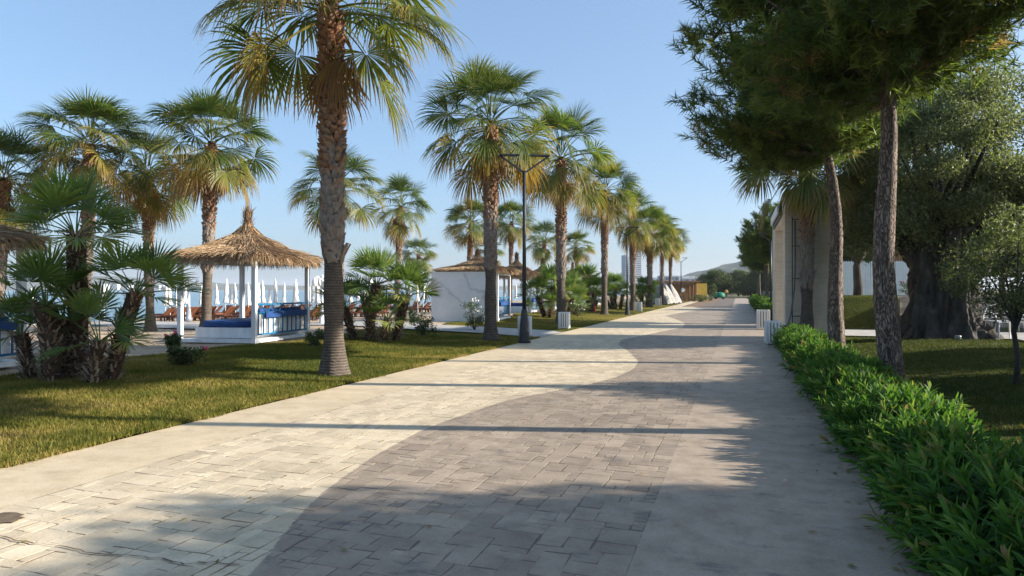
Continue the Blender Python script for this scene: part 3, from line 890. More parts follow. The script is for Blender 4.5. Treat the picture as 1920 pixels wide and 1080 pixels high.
# ------------------------------------------------------------------ dwarf fan palm clumps
def dwarf_stem(root, base, top, rad, nleaf, L, seed, low=-20):
    """one stem with its head of leaves; base/top in the clump's own space"""
    r = np.random.default_rng(seed); base = np.array(base, float); top = np.array(top, float)
    mb = MB(); K = 9
    mid = (base + top) / 2 + np.array([(top - base)[0] * -.12, (top - base)[1] * -.12, 0])
    t = np.linspace(0, 1, K)[:, None]
    pts = (1 - t) ** 2 * base + 2 * t * (1 - t) * mid + t * t * top
    mb.tube(pts, np.linspace(rad * .8, rad * .95, K) * r.uniform(.85, 1.12, K), 10, t=.0)
    H = np.linalg.norm(top - base); ns = int(H / .0032)
    for k in range(ns):
        u = r.random(); p = (1 - u) ** 2 * base + 2 * u * (1 - u) * mid + u * u * top
        az = r.uniform(0, 2 * PI); rd = np.array([math.cos(az), math.sin(az), 0]); sd = np.array([-rd[1], rd[0], 0])
        l = r.uniform(.08, .23) ; w = r.uniform(.010, .030)
        e = R(r.uniform(-8, 60)); d = rd * math.cos(e) + np.array([0, 0, math.sin(e)])
        b0 = p + rd * rad * .75
        mb.add([b0 - sd * w, b0 + sd * w, b0 + d * l + sd * w * .5, b0 + d * l - sd * w * .5, b0 + [0, 0, -.02]],
               f4=[[0, 1, 2, 3]], f3=[[0, 4, 1]], t=np.clip(r.normal(.66, .28), 0, 1))
    tr = mb.build('stem', M['spike'], root, False)
    cb = MB()
    for i in range(nleaf):
        u = (i + .5) / nleaf
        one_frond(cb, r, i * 2.39996 + r.normal(0, .2), R(82 + (low + 14 - 82) * u + r.normal(0, 7)), L * r.uniform(.75, 1.1), L * r.uniform(.85, 1.1), .12 + .25 * u,
                  r.uniform(0, .35) if u < .8 else r.uniform(.2, .7), S=26, pm=1.5, r0=.03, prad=.009, cup=r.uniform(.1, .4), tip=.3, arch=R(14), split=.55)
    c = cb.build('crown', M['dwarf'], root)
    c.location = tuple(top)
    return tr, c

def clump_px(label, base_px, h, stems):
    """stems: (base px, top px, dz forward, radius, leaves, leaf length, lowest elevation)"""
    bx_, by_ = gp(*base_px, h); Z = F * h / (base_px[1] - HOR)
    root = empty('dwarf_fan_palm', (bx_, by_, 1.6 - h)); tag(root, label, 'palm', 'clumps of dwarf fan palms')
    ax = np.array([math.cos(TH), math.sin(TH), 0]); ay = np.array([-math.sin(TH), math.cos(TH), 0])
    for k, (b, tp, dz, rad, nl, L, low) in enumerate(stems):
        zz = Z + dz; s = zz / F
        def loc(p, flat=False):
            Xc = (p[0] - 960) * s; X0 = (base_px[0] - 960) / F * Z
            v = ax * (Xc - X0) + ay * dz
            v[2] = 0 if flat else 1.6 + (HOR - p[1]) * s - (1.6 - h)
            return v
        dwarf_stem(root, loc(b, True) - np.array([0, 0, .05]), loc(tp), rad, nl, L, 100 + k + int(base_px[0]))
    return root
clump_px('largest clump of dwarf fan palms, several shaggy stems on the lawn at far left', (120, 722), 1.55, [
    ((100, 722), (86, 575), -.15, .15, 15, .52, -5), ((148, 715), (142, 440), .35, .17, 20, .62, -35),
    ((205, 715), (254, 552), .05, .13, 14, .56, -5), ((62, 700), (40, 628), .1, .11, 10, .42, -5),
    ((172, 718), (186, 640), -.3, .11, 9, .50, 10), ((128, 718), (118, 600), .25, .12, 8, .45, 0)])
clump_px('clump of dwarf fan palms on the lawn between the nearest palm trunk and marble wall', (705, 640), 1.48, [
    ((690, 638), (706, 535), .2, .16, 18, .62, -30), ((742, 622), (762, 556), .5, .15, 17, .62, -30),
    ((664, 630), (646, 580), .4, .13, 14, .55, -20), ((716, 642), (728, 598), -.2, .14, 12, .5, 0), ((700, 634), (684, 566), .7, .12, 10, .5, -10)])
gen = empty('dwarf_fan_palm', (*dp(1032, 35.5), .15)); tag(gen, 'dark dwarf fan palm clump just left of the third path side trunk', 'palm', 'clumps of dwarf fan palms')
for k, (b, tp, rad, nl, L) in enumerate([((0, 0, 0), (.1, .1, 1.55), .16, 20, .75), ((.5, .3, 0), (.8, .4, .95), .14, 15, .65), ((-.4, .2, 0), (-.75, .1, 1.05), .14, 15, .65), ((.1, -.4, 0), (.2, -.7, .6), .12, 12, .5)]):
    dwarf_stem(gen, b, tp, rad, nl, L, 300 + k, -30)
for px, Z, sc, rz, lab in [(1068, 40, .9, 1.0, 'dwarf fan palm clump partly hidden right behind the third path side trunk'), (1104, 45.5, 1.15, 2.4, 'tall dwarf fan palm clump immediately left of the fourth path side trunk'),
                           (1153, 52, 1.0, 4.1, 'dwarf fan palm clump between the fourth trunk and second lamp post'), (1203, 60, .95, 5.2, 'dwarf fan palm clump behind the little bin, right of the fifth trunk'),
                           (1222, 74, .9, .4, 'dwarf fan palm clump at the left end of the brown hut')]:
    dup(gen, (*dp(px, Z), .12), rz, sc, lab)

# ------------------------------------------------------------------ pines
def leaf_quads(mb, P, D, L, W, r, tint, fold=.25, droop=0.0):
    """many folded leaves at once: P base, D direction, L length, W width (arrays)"""
    n = len(P)
    u = r.normal(0, 1, (n, 3)); S = np.cross(D, u); S /= np.linalg.norm(S, axis=1)[:, None] + 1e-9
    Nn = np.cross(S, D)
    V = np.zeros((n, 4, 3))
    L_ = np.asarray(L)[:, None]; W_ = np.asarray(W)[:, None]
    V[:, 0] = P; V[:, 2] = P + D * L_ + np.array([0, 0, -1.]) * (droop * L_)
    mid = P + D * L_ * .5 + Nn * W_ * fold
    V[:, 1] = mid + S * W_ * .5; V[:, 3] = mid - S * W_ * .5
    i = np.arange(n)[:, None] * 4
    mb.add(V.reshape(-1, 3), f3=np.concatenate([i + [0, 1, 2], i + [0, 2, 3]]), t=np.repeat(tint, 4))

def needles(mb, P, A, r, nn=38, l0=.15, l1=.27, w=.0115, tint0=.3, up=True):
    """tufts: P positions, A axes"""
    n = len(P)
    Pn = np.repeat(P, nn, 0); An = np.repeat(A, nn, 0)
    u = r.normal(0, 1, (n * nn, 3)); S = np.cross(An, u); S /= np.linalg.norm(S, axis=1)[:, None] + 1e-9
    c = r.uniform(.3, 1.0, n * nn)[:, None]
    D = An * c + S * np.sqrt(np.maximum(1 - c * c, 0))
    off = r.uniform(-.30, .04, n * nn)[:, None] * An
    L = r.uniform(l0, l1, n * nn)
    side = np.cross(D, r.normal(0, 1, D.shape)); side /= np.linalg.norm(side, axis=1)[:, None] + 1e-9
    V = np.zeros((n * nn, 3, 3)); b = Pn + off
    V[:, 0] = b - side * w; V[:, 1] = b + side * w; V[:, 2] = b + D * L[:, None] + [0, 0, -.015]
    zz = (P[:, 2] - P[:, 2].min()) / np.ptp(P[:, 2])
    tt = np.repeat(np.clip(r.normal(tint0, .2, n) + (r.random(n) < .26 - .3 * zz) * .5, 0, 1), nn)
    mb.add(V.reshape(-1, 3), f3=np.arange(n * nn * 3).reshape(-1, 3), t=np.repeat(tt, 3))

def pine_parts(root, seed, H, trunk_r, lean, z0, z1, Rx, ncl=80, per=24, bottom_flat=.5, nn=38, cx=(0, 0)):
    r = np.random.default_rng(seed)
    K = 12
    zs = np.linspace(-.1, H, K)
    bend = lambda z: np.array([lean[0] * max(0, z / H) ** 2.6 + .06 * math.sin(z * 1.3 + seed), lean[1] * max(0, z / H) ** 2.6 + .05 * math.sin(z * .9 + 2 * seed), z])
    pts = np.array([bend(z) for z in zs])
    rad = trunk_r * (1 - .72 * np.clip(zs / H, 0, 1) ** 1.2); rad[0] *= 1.2
    tb = MB(); tb.tube(pts, rad, 18)
    V = tb.v[-1]; nrm = r.normal(0, trunk_r * .05, (len(V), 1)); cent = np.repeat(pts, 18, 0)
    tb.v[-1] = (V + (V - cent) * nrm / trunk_r * 1.0).astype(np.float32)
    # clusters in a domed volume
    C = []
    zc = z0 + (z1 - z0) * .38
    while len(C) < ncl:
        q = r.uniform(-1, 1, 3); rr = np.linalg.norm(q)
        if rr > 1 or rr < .45 and r.random() < .6: continue
        z = zc + q[2] * ((z1 - zc) if q[2] > 0 else (zc - z0))
        C.append((cx[0] + q[0] * Rx, cx[1] + q[1] * Rx, z))
    C = np.array(C); axis = bend(zc)
    bb = MB(); P = []; A = []
    for c in C:
        zb = min(H * .97, max(z0 * .98, r.uniform(z0, max(z0 + .1, c[2]))))
        b0 = bend(zb); mid = (b0 + c) / 2 + [0, 0, -.12]
        t = np.linspace(0, 1, 5)[:, None]
        bp = (1 - t) ** 2 * b0 + 2 * t * (1 - t) * mid + t * t * c
        bb.tube(bp, np.linspace(.03, .010, 5), 5, caps=False)
        out = c - np.array([axis[0], axis[1], zc - .8]); out /= np.linalg.norm(out)
        k = int(per * r.uniform(.7, 1.3))
        off = r.normal(0, 1, (k, 3)); off /= np.linalg.norm(off, axis=1)[:, None]; off *= (r.random(k) ** .5)[:, None] * np.array([.52, .52, .36])
        P.append(c + off); a = out * .5 + off * 1.3 + np.array([0, 0, .42]) + r.normal(0, .25, (k, 3)); A.append(a / np.linalg.norm(a, axis=1)[:, None])
        for q in (.45, .65, .85):
            kk = 5; bq = (1 - q) ** 2 * b0 + 2 * q * (1 - q) * mid + q * q * c
            P.append(bq + r.normal(0, .16, (kk, 3))); a = out * .6 + r.normal(0, .5, (kk, 3)) + [0, 0, .1]; A.append(a / np.linalg.norm(a, axis=1)[:, None])
        for q in range(0, k, 4):
            bb.tube([c - out * .15, c + off[q] * .5, c + off[q]], [.012, .008, .005], 3, caps=False)
    # short stiff candle shoots on the outside
    P = np.concatenate(P); A = np.concatenate(A)
    nb = MB(); needles(nb, P, A, r, nn)
    tb.build('trunk', M['pine_bark'], root, True)
    bb.build('branches', M['pine_bark'], root)
    nb.build('crown', M['needle'], root)

pa = empty('pine_tree', (*gp(1665, 731, 1.6), 0)); tag(pa, 'nearest pine, tall bare trunk behind the hedge under a wide dark crown', 'pine', 'pines right of the path')
pine_parts(pa, 21, 7.6, .185, (-.1, .2), 4.6, 9.0, 2.95, 120, 20, nn=28, cx=(-.15, .2))
pb = empty('pine_tree', (*gp(1573, 683, 1.6), 0)); tag(pb, 'leaning pine between the stone gateway and the nearest pine', 'pine', 'pines right of the path')
pine_parts(pb, 22, 6.2, .17, (-.55, .25), 4.5, 7.5, 2.35, 84, 20, nn=28, cx=(-.9, .3))
for k, (x, y, sc, rz, lab) in enumerate([(2.3, 47, .80, .3, 'far pine closest to the gateway, behind the second hedge'), (2.1, 55, .84, 1.9, 'second pine beyond the gateway in the far row'), (2.3, 63, .86, 3.0, 'third pine beyond the gateway in the far row'),
                                 (1.9, 72, .82, 4.4, 'fourth pine beyond the gateway in the far row'), (2.2, 84, .85, 5.6, 'last pine beyond the gateway, where the second hedge ends')]):
    dup(pb if k % 2 else pa, (x, y, 0), rz, (sc * .95, sc * .95, sc), lab)
# pines beside the camera, outside the frame's right edge, whose shade falls on the path
dup(pa, (3.6, 8.9, .1), 2.2, (.85, .85, 1.06), 'pine at the right picture edge, its crown filling the upper right corner')

# ------------------------------------------------------------------ olives and other broadleaf trees
def leafy_crown(seed, centers, per, rad, leaf, width, sq=.8, tint0=.45):
    r = np.random.default_rng(seed); mb = MB(); P = []
    for c in centers:
        k = int(per * r.uniform(.7, 1.3)); o = r.normal(0, 1, (k, 3)); o /= np.linalg.norm(o, axis=1)[:, None]
        o *= (r.random(k) ** .45)[:, None] * np.array([rad, rad, rad * sq]) * r.uniform(.7, 1.25)
        P.append(np.array(c) + o)
    P = np.concatenate(P); n = len(P)
    D = r.normal(0, 1, (n, 3)) + [0, 0, .35]; D /= np.linalg.norm(D, axis=1)[:, None]
    leaf_quads(mb, P, D, leaf * r.uniform(.7, 1.3, n), width * r.uniform(.8, 1.2, n), r, np.clip(r.normal(tint0, .25, n), 0, 1))
    return mb

def dome_centers(seed, n, c, rx, rz_dn, rz_up, inner=.5):
    r = np.random.default_rng(seed); C = []
    while len(C) < n:
        q = r.uniform(-1, 1, 3); rr = np.linalg.norm(q)
        if rr > 1 or (rr < inner and r.random() < .75): continue
        C.append((c[0] + q[0] * rx, c[1] + q[1] * rx, c[2] + q[2] * (rz_up if q[2] > 0 else rz_dn)))
    return C

# the great old olive
xo, yo = gp(1770, 634, 1.45)
ol = empty('olive_tree', (xo, yo, .15)); tag(ol, 'huge old olive with a gnarled fluted trunk on the shaded lawn', 'olive tree')
r = np.random.default_rng(31)
tb = MB(); n = 96; zs = np.linspace(-.15, 3.2, 40); V = []
a = np.arange(n) / n * 2 * PI
for z in zs:
    u = np.clip(z / 3.2, 0, 1)
    base = .93 + .30 * math.exp(-max(z, 0) / .35) - .22 * math.sin(PI * min(1, u * 1.1)) + .15 * u
    q = base * (1 + .14 * np.sin(5 * a + 1.1 * z) + .11 * np.sin(9 * a - 1.6 * z + 1) + .09 * np.sin(15 * a + 2.2 * z + np.sin(z * 3)) + .06 * np.sin(23 * a - 3 * z)) + r.normal(0, .02, n)
    V.append(np.stack([q * np.cos(a), q * np.sin(a) * .85, np.full(n, z)], 1))
i = np.arange(n); j = (i + 1) % n
tb.add(np.concatenate(V), f4=np.concatenate([np.stack([k * n + i, k * n + j, (k + 1) * n + j, (k + 1) * n + i], 1) for k in range(len(zs) - 1)]))
C = dome_centers(33, 260, (.35, .3, 5.1), 3.1, 2.5, 2.9, .55)
C += [(-1.6 + .5 * r.normal(), -.5 + .6 * r.normal(), 3.0 + .4 * r.normal()) for _ in range(14)]
for c in C[::6]:
    b0 = np.array([r.normal(0, .4), r.normal(0, .3), 2.7]); c = np.array(c)
    tb.tube([b0, (b0 + c) / 2 + [0, 0, .2], c], [.16, .07, .02], 7, caps=False)
tb.build('trunk', M['olive_bark'], ol, True)
leafy_crown(34, C, 480, .62, .12, .042, tint0=.62).build('crown', M['olive_leaf'], ol)

def small_tree(name, label, cat, loc, H, tr, seed, nC, rx, dn, up, per, rad, leaf, width, mat, group=None, cz=None, bark='olive_bark'):
    root = empty(name, loc); tag(root, label, cat, group); r = np.random.default_rng(seed)
    tb = MB(); tb.tube([(0, 0, -.1), (.03, .02, H * .4), (-.02, .03, H * .8), (0, 0, H)], [tr * 1.15, tr, tr * .85, tr * .6], 10)
    C = dome_centers(seed, nC, (0, 0, cz or H + .5), rx, dn, up, .4)
    for c in C[::4]:
        tb.tube([(0, 0, H * .85), (c[0] * .45, c[1] * .45, (H + c[2]) / 2), c], [tr * .5, tr * .3, .006], 5, caps=False)
    tb.build('trunk', M[bark], root, True)
    leafy_crown(seed + 1, C, per, rad, leaf, width).build('crown', M[mat], root)
    return root
xy = gp(1905, 722, 1.5)
small_tree('olive_tree', 'young olive sapling with a thin straight trunk on the shaded lawn', 'olive tree', (*xy, .1), 1.05, .040, 41, 55, .85, .75, .95, 130, .30, .085, .026, 'olive_leaf', cz=1.75)
xy = dp(1608, 31)
o2 = small_tree('olive_tree', 'rounded olive in front of the pale picket fence beside the gateway', 'olive tree', (*xy, .8), 2.3, .2, 43, 110, 1.9, 1.6, 1.9, 420, .5, .12, .045, 'olive_leaf', cz=4.4)
back = small_tree('broadleaf_tree', 'dark leafy tree behind the pale picket fence, left of the old olive', 'tree', (*dp(1690, 52), 1.3), 2.6, .2, 45, 112, 2.6, 1.9, 1.7, 400, .75, .18, .09, 'tree_leaf', group='trees behind the garden', cz=3.6)
for px, Z, sc, rz, lab in [(1800, 50, 1.1, 1.0, 'dark leafy tree hidden behind the old olive crown'), (1880, 46, 1.0, 2.2, 'dark leafy tree behind the white garden chairs'), (1990, 42, 1.15, 3.2, 'dark leafy tree past the right picture edge behind the terrace'),
                       (1610, 60, .8, 4.5, 'dark leafy tree between gateway and picket fence, far behind')]:
    dup(back, (*dp(px, Z), 1.0), rz, sc, lab)
# garden trees outside the frame on the right; they shade the path's right half
for x, y, sc, rz, lab in [(9.5, 13.0, .74, 1.0, 'garden tree shading the lawn, right of the picture'), (10.5, 5.6, 1.0, 2.0, 'garden tree shading the near path, right of the picture'),
                      (8.2, 1.6, .95, 3.0, 'garden tree beside the camera, right of the picture'), (13.5, 18.5, .8, 4.0, 'garden tree behind the sapling, right of the picture')]:
    dup(back, (x, y, 0), rz, sc, lab)
# trees at the far end of the path
far_tree = small_tree('broadleaf_tree', 'light green tree right behind the brown hut', 'tree', (*dp(1345, 135), -.1), 1.2, .15, 51, 110, 2.9, 2.6, 2.5, 220, .8, .22, .09, 'tree_leaf', group='trees at the end of the path', cz=2.9)
for px, Z, sc, lab in [(1385, 165, 1.15, 'dark tree at the end of the path, above the walking person'), (1408, 150, 1.0, 'dark tree at the end of the path, left of the far pine trunks'), (1428, 140, 1.1, 'dark tree at the end of the path, among the far pine trunks'),
                   (1362, 185, 1.05, 'rearmost dark tree at the end of the path'), (1322, 160, .95, 'tree showing over the right end of the hut roof'), (1450, 130, 1.2, 'tree at the end of the path just left of the gateway')]:
    dup(far_tree, (*dp(px, Z), -.1), px * .7, sc, lab)

# ------------------------------------------------------------------ hedges
def hedge(name, label, x0, x1, y0, y1, h, dens, seed, leaf=(.13, .23), lw=.026, core=True):
    r = np.random.default_rng(seed)
    root = empty(name, ((x0 + x1) / 2, y0, 0)); tag(root, label, 'hedge')
    ox = (x0 + x1) / 2; hw = (x1 - x0) / 2
    bump_ = lambda y: 1 + .14 * np.sin(y * 2.1 + seed) + .09 * np.sin(y * 5.3 + 1) + .05 * np.sin(y * 9.1)
    Ps = []; As = []; Ts = []
    y = y0
    while y < y1:
        k = int(dens(y) * .25)
        yv = y + .25 * r.random(k); th = r.uniform(-.25, PI + .25, k)
        b = bump_(yv) * (1 + r.normal(0, .07, k))
        rr = r.uniform(.72, 1.0, k)
        X = np.cos(th) * hw * b * rr; Z = np.maximum(.03, h * .30 + np.sin(th) * h * .66 * b * rr)
        Ps.append(np.stack([X, yv - y0, Z], 1))
        A = np.stack([np.cos(th) * .8, r.normal(0, .3, k), np.abs(np.sin(th)) * .8 + .45], 1) + r.normal(0, .22, (k, 3))
        As.append(A / np.linalg.norm(A, axis=1)[:, None])
        y += .25
    P = np.concatenate(Ps); A = np.concatenate(As); n = len(P); nl = 13
    u = np.tile(np.arange(nl) / (nl - 1.0), n); az = np.tile(np.arange(nl) * 2.39996, n) + np.repeat(r.uniform(0, 6, n), nl)
    Pn = np.repeat(P, nl, 0); An = np.repeat(A, nl, 0)
    S = np.cross(An, [0.3, .9, .1]); S /= np.linalg.norm(S, axis=1)[:, None]; Q = np.cross(An, S)
    rad = np.cos(az)[:, None] * S + np.sin(az)[:, None] * Q
    sp = .95 - .75 * u
    D = An * (1 - sp * .62)[:, None] + rad * sp[:, None] + r.normal(0, .12, Pn.shape); D /= np.linalg.norm(D, axis=1)[:, None]
    B = Pn + An * ((u - .7) * .20)[:, None]
    L = r.uniform(leaf[0], leaf[1], len(B)) * (1.1 - .45 * u) * np.repeat(r.uniform(.6, 1.15, n), nl); W = lw * r.uniform(.8, 1.25, len(B))
    T = np.cross(D, An); T /= np.linalg.norm(T, axis=1)[:, None] + 1e-9; Nn = np.cross(T, D)
    fr = [0, .35, .7, 1.0]; wd = [.25, 1.0, .75, .03]
    V = np.zeros((len(B), 4, 3, 3))
    for k in range(4):
        c = B + D * (L * fr[k])[:, None] - Nn * (L * .16 * fr[k] ** 2)[:, None] + np.array([0, 0, -1.]) * (L * .12 * fr[k] ** 2)[:, None]
        V[:, k, 1] = c; e = T * (W * .5 * wd[k])[:, None]; up_ = Nn * (W * .16 * wd[k])[:, None]
        V[:, k, 0] = c - e + up_; V[:, k, 2] = c + e + up_
    i = (np.arange(len(B))[:, None] * 12 + np.arange(3)[None, :] * 3).reshape(-1)
    f = np.concatenate([np.stack([i + c, i + c + 1, i + c + 4, i + c + 3], 1) for c in (0, 1)])
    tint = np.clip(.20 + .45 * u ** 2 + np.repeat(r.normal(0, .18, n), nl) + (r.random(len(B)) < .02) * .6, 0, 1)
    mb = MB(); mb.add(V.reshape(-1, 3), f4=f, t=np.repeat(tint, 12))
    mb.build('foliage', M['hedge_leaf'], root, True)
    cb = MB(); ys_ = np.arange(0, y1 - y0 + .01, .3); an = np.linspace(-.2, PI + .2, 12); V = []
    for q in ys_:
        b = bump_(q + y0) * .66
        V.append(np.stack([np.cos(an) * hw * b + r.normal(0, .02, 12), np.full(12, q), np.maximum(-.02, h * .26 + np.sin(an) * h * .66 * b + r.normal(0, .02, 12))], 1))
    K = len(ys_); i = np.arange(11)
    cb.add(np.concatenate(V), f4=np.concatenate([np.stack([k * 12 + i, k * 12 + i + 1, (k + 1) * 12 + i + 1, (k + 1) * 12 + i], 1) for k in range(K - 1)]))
    cb.build('stems', M['hedge_core'], root)  # added dark core shell, closes the gaps behind the leaves
    return root
hedge('leafy_hedge', 'bright green long leaved hedge along the right edge of the path, nearest the camera', 1.0, 2.02, 2.3, 21.6, .535, lambda y: 235 if y < 7 else (190 if y < 12 else 120), 61)
hedge('leafy_hedge', 'clipped green hedge beyond the gateway under the far pines', 1.15, 2.3, 33, 80, 1.0, lambda y: 90 if y < 50 else 50, 62, (.12, .2), .05)

# ------------------------------------------------------------------ thatched gazebos with day beds
GA = R(8)       # their sides are turned a little off the path
def thatch_strands(mb, P, D, L, r, w=.006, t0=.5):
    n = len(P); S = np.cross(D, r.normal(0, 1, D.shape)); S /= np.linalg.norm(S, axis=1)[:, None] + 1e-9
    V = np.zeros((n, 4, 3))
    V[:, 0] = P - S * w; V[:, 1] = P + S * w
    V[:, 2] = P + D * L[:, None] + S * w * .4; V[:, 3] = P + D * L[:, None] - S * w * .4
    V[:, 2:, 2] -= (.12 * L)[:, None]
    mb.add(V.reshape(-1, 3), f4=np.arange(n * 4).reshape(-1, 4), t=np.repeat(np.clip(r.normal(t0, .25, n), 0, 1), 4))

def square_ring(cx, cy, hx, hy, u):
    """points on a rounded square outline, u in 0..1, with outward direction"""
    a = u * 2 * PI
    c, s = np.cos(a), np.sin(a)
    k = (np.abs(c) ** 7 + np.abs(s) ** 7) ** (-1 / 7)
    return cx + c * k * hx, cy + s * k * hy, c, s

def build_gazebo(W=2.2, Dp=2.85, marble=False):
    root = empty('thatched_gazebo', (0, 0, 0)); r = np.random.default_rng(71)
    tag(root, 'x', 'gazebo', 'thatched gazebos with day beds')
    # origin: near right corner post; the gazebo extends to -x (W) and +y (Dp)
    for (x, y) in ((0, 0), (-W, 0), (0, Dp), (-W, Dp)):
        m_ = MB(); m_.box((x, y, 1.17), (.115, .115, 2.35)); m_.build('post', M['white_wood'], root)
    m_ = MB()
    m_.box((-W / 2, Dp / 2, .13), (W + .11, Dp + .11, .09))
    m_.build('platform', M['white_wood'], root)
    m_ = MB()
    for (x0, y0, x1, y1) in ((0, .06, 0, Dp - .06), (-W, .06, -W, Dp - .06)):
        m_.bar((x0, y0, 2.30), (x1, y1, 2.30), .07, .14)
    for y in (0, Dp):
        m_.bar((-W + .06, y, 2.30), (-.06, y, 2.30), .07, .14)
    for k in range(7):
        m_.bar((-W / 2, Dp / 2, 3.1), (-W * (k / 6), 0, 2.36), .05, .05); m_.bar((-W / 2, Dp / 2, 3.1), (-W * (k / 6), Dp, 2.36), .05, .05)
    m_.build('roof_beams', M['white_wood'], root)
    # bed
    bx0, bx1, by0, by1 = -W + .25, -.22, .28, Dp - .12
    m_ = MB(); m_.box(((bx0 + bx1) / 2, (by0 + by1) / 2, .33), (bx1 - bx0, by1 - by0, .28)); m_.build('bed_base', M['white_wood'], root)
    m_ = MB(); n = 5
    prof = [(0, .47), (.03, .475), (.05, .50), (.05, .60), (.02, .635), (-.06, .645)]
    V = []
    for (o, z) in prof:
        hx, hy = (bx1 - bx0) / 2 - .05 + o, (by1 - by0) / 2 - .05 + o
        u = np.arange(28) / 28; X, Y, _, _ = square_ring((bx0 + bx1) / 2, (by0 + by1) / 2, hx, hy, u)
        V.append(np.stack([X, Y, np.full(28, z)], 1))
    i = np.arange(28); j = (i + 1) % 28
    m_.add(np.concatenate(V), f4=np.concatenate([np.stack([k * 28 + i, k * 28 + j, (k + 1) * 28 + j, (k + 1) * 28 + i], 1) for k in range(len(prof) - 1)]), fn=[list(range((len(prof) - 1) * 28, len(prof) * 28))])
    m_.build('mattress', M['blue_mat'], root, True)
    m_ = MB(); m_.bar((-.16, by0 + .2, .82), (-.16, by1, .82), .16, .42, up=(1, 0, 0))
    m_.box((-.22, (by0 + by1) / 2 + .1, .80), (.16, by1 - by0 - .2, .36)); m_.build('bolster', M['blue_mat'], root)
    # blue railing on the path side
    m_ = MB()
    for z in (.30, .88, 1.10):
        m_.bar((0, .06, z), (0, Dp - .06, z), .045, .045)
    for k in range(11):
        y = .06 + (Dp - .12) * (k + .5) / 11
        m_.bar((0, y, .32), (0, y, .86), .028, .028)
    for k in range(5):
        y = .06 + (Dp - .12) * (k + .5) / 5
        m_.bar((0, y - .22, .90), (0, y, 1.08), .02, .02); m_.bar((0, y + .22, .90), (0, y, 1.08), .02, .02)
    m_.build('railing', M['blue'], root)
    m_ = MB()
    for k in range(9):
        y = .15 + (Dp - .3) * (k + .5) / 9
        m_.box((-.075, y, .58), (.025, (Dp - .3) / 9 * .86, .54))
    m_.build('side_panel', M['white_wood'], root)
    # roof: low skirt tier, upper cone and topknot
    cx, cy = -W / 2, Dp / 2; hx, hy = W / 2 + .36, Dp / 2 + .36
    rb = MB(); tiers = [(1.0, 2.34), (1.0, 2.46), (.80, 2.57), (.52, 2.70), (.54, 2.76), (.38, 2.88), (.22, 3.05), (.10, 3.26), (.05, 3.42)]
    V = []; nn = 48
    for k, (q, z) in enumerate(tiers):
        u = np.arange(nn) / nn; X, Y, _, _ = square_ring(cx, cy, hx * q, hy * q, u)
        V.append(np.stack([X, Y, np.full(nn, z) + r.normal(0, .012, nn)], 1))
    i = np.arange(nn); j = (i + 1) % nn
    rb.add(np.concatenate(V), f4=np.concatenate([np.stack([k * nn + i, k * nn + j, (k + 1) * nn + j, (k + 1) * nn + i], 1) for k in range(len(tiers) - 1)]), fn=[list(range(nn))[::-1]], m=1)
    def lay(n, q0, q1, z0, z1, l0, l1, el, w=.007, t0=.5):
        u = r.random(n); s = r.random(n); q = q0 + (q1 - q0) * s
        X, Y, c, sn = square_ring(cx, cy, hx, hy, u)
        X = cx + (X - cx) * q; Y = cy + (Y - cy) * q; Z = z0 + (z1 - z0) * s + r.uniform(0, .02, n)
        e = el + r.normal(0, .16, n)
        ca = np.arctan2(Y - cy, X - cx) + r.normal(0, .16, n)
        D = np.stack([np.cos(ca) * np.cos(e), np.sin(ca) * np.cos(e), np.sin(e)], 1)
        thatch_strands(rb, np.stack([X, Y, Z], 1), D, r.uniform(l0, l1, n), r, w, t0)
    lay(4600, .55, 1.0, 2.72, 2.47, .25, .5, -.26)
    lay(3600, .97, 1.02, 2.48, 2.37, .12, .30, -1.15, .006, .6)
    lay(900, .93, 1.0, 2.44, 2.36, .12, .26, -1.45, .005, .45)
    lay(1500, .06, .24, 3.36, 3.03, .18, .34, -.95, .007, .42)
    lay(2000, .20, .53, 3.08, 2.78, .2, .38, -.50, .007, .42)
    lay(1100, .50, .57, 2.80, 2.72, .1, .22, -.7, .006, .35)
    roof = rb.build('roof', [M['thatch'], M['thatch_base']], root)
    kb = MB(); n = 420
    az = r.uniform(0, 2 * PI, n); z = r.uniform(3.2, 3.72, n); rr = r.uniform(0, .11, n)
    e = R(78) + r.normal(0, .22, n)
    D = np.stack([np.cos(az) * np.cos(e), np.sin(az) * np.cos(e), np.sin(e)], 1)
    thatch_strands(kb, np.stack([cx + np.cos(az) * rr, cy + np.sin(az) * rr, z], 1), D, r.uniform(.12, .30, n), r, .008, .15)
    kb.lathe([(.10, 3.28), (.085, 3.45), (.08, 3.75), (.02, 3.9)], 10, (cx, cy, 0), t=.1)
    kb.build('topknot', M['thatch'], roof)
    return root
gaz = build_gazebo()
Wg = 2.2
gx, gy = w_of(-6.8, 17.6)
gaz.location = (gx, gy, .10); gaz.rotation_euler = (0, 0, GA)
gaz['label'] = 'nearest thatched gazebo with blue day bed, left of the nearest palm trunk'
gz = lambda x, y: float(HL(np.array(x), np.array(y))) - .03
dup(gaz, (-12.2, 5.95, .12), GA, None, 'thatched gazebo cut off by the left picture edge behind the dwarf palm clump')
g1 = dup(gaz, (-10.35, 28.3, .12), GA, (1.12, 1, 1), 'thatched gazebo with a grey marble wall across its front')
for c_ in g1.children:
    if c_.name.startswith('roof') and len(c_.children): c_.scale = (1, 1, .70); c_.location = (0, 0, .70)
    if c_.name.startswith('roof_beams'): c_.scale = (1, 1, .70); c_.location = (0, 0, .60)
dup(gaz, (-12.1, 39.0, .10), GA, None, 'thatched gazebo seen right behind the front black lamp post')
dup(gaz, (-12.7, 47.0, .10), GA, None, 'thatched gazebo half hidden by the third path side palm trunk')
dup(gaz, (-12.2, 54.5, .10), GA, None, 'thatched gazebo between the third and fourth path side trunks')
dup(gaz, (-13.0, 64, .10), GA, None, 'farthest thatched gazebo, mostly hidden behind dwarf palms')
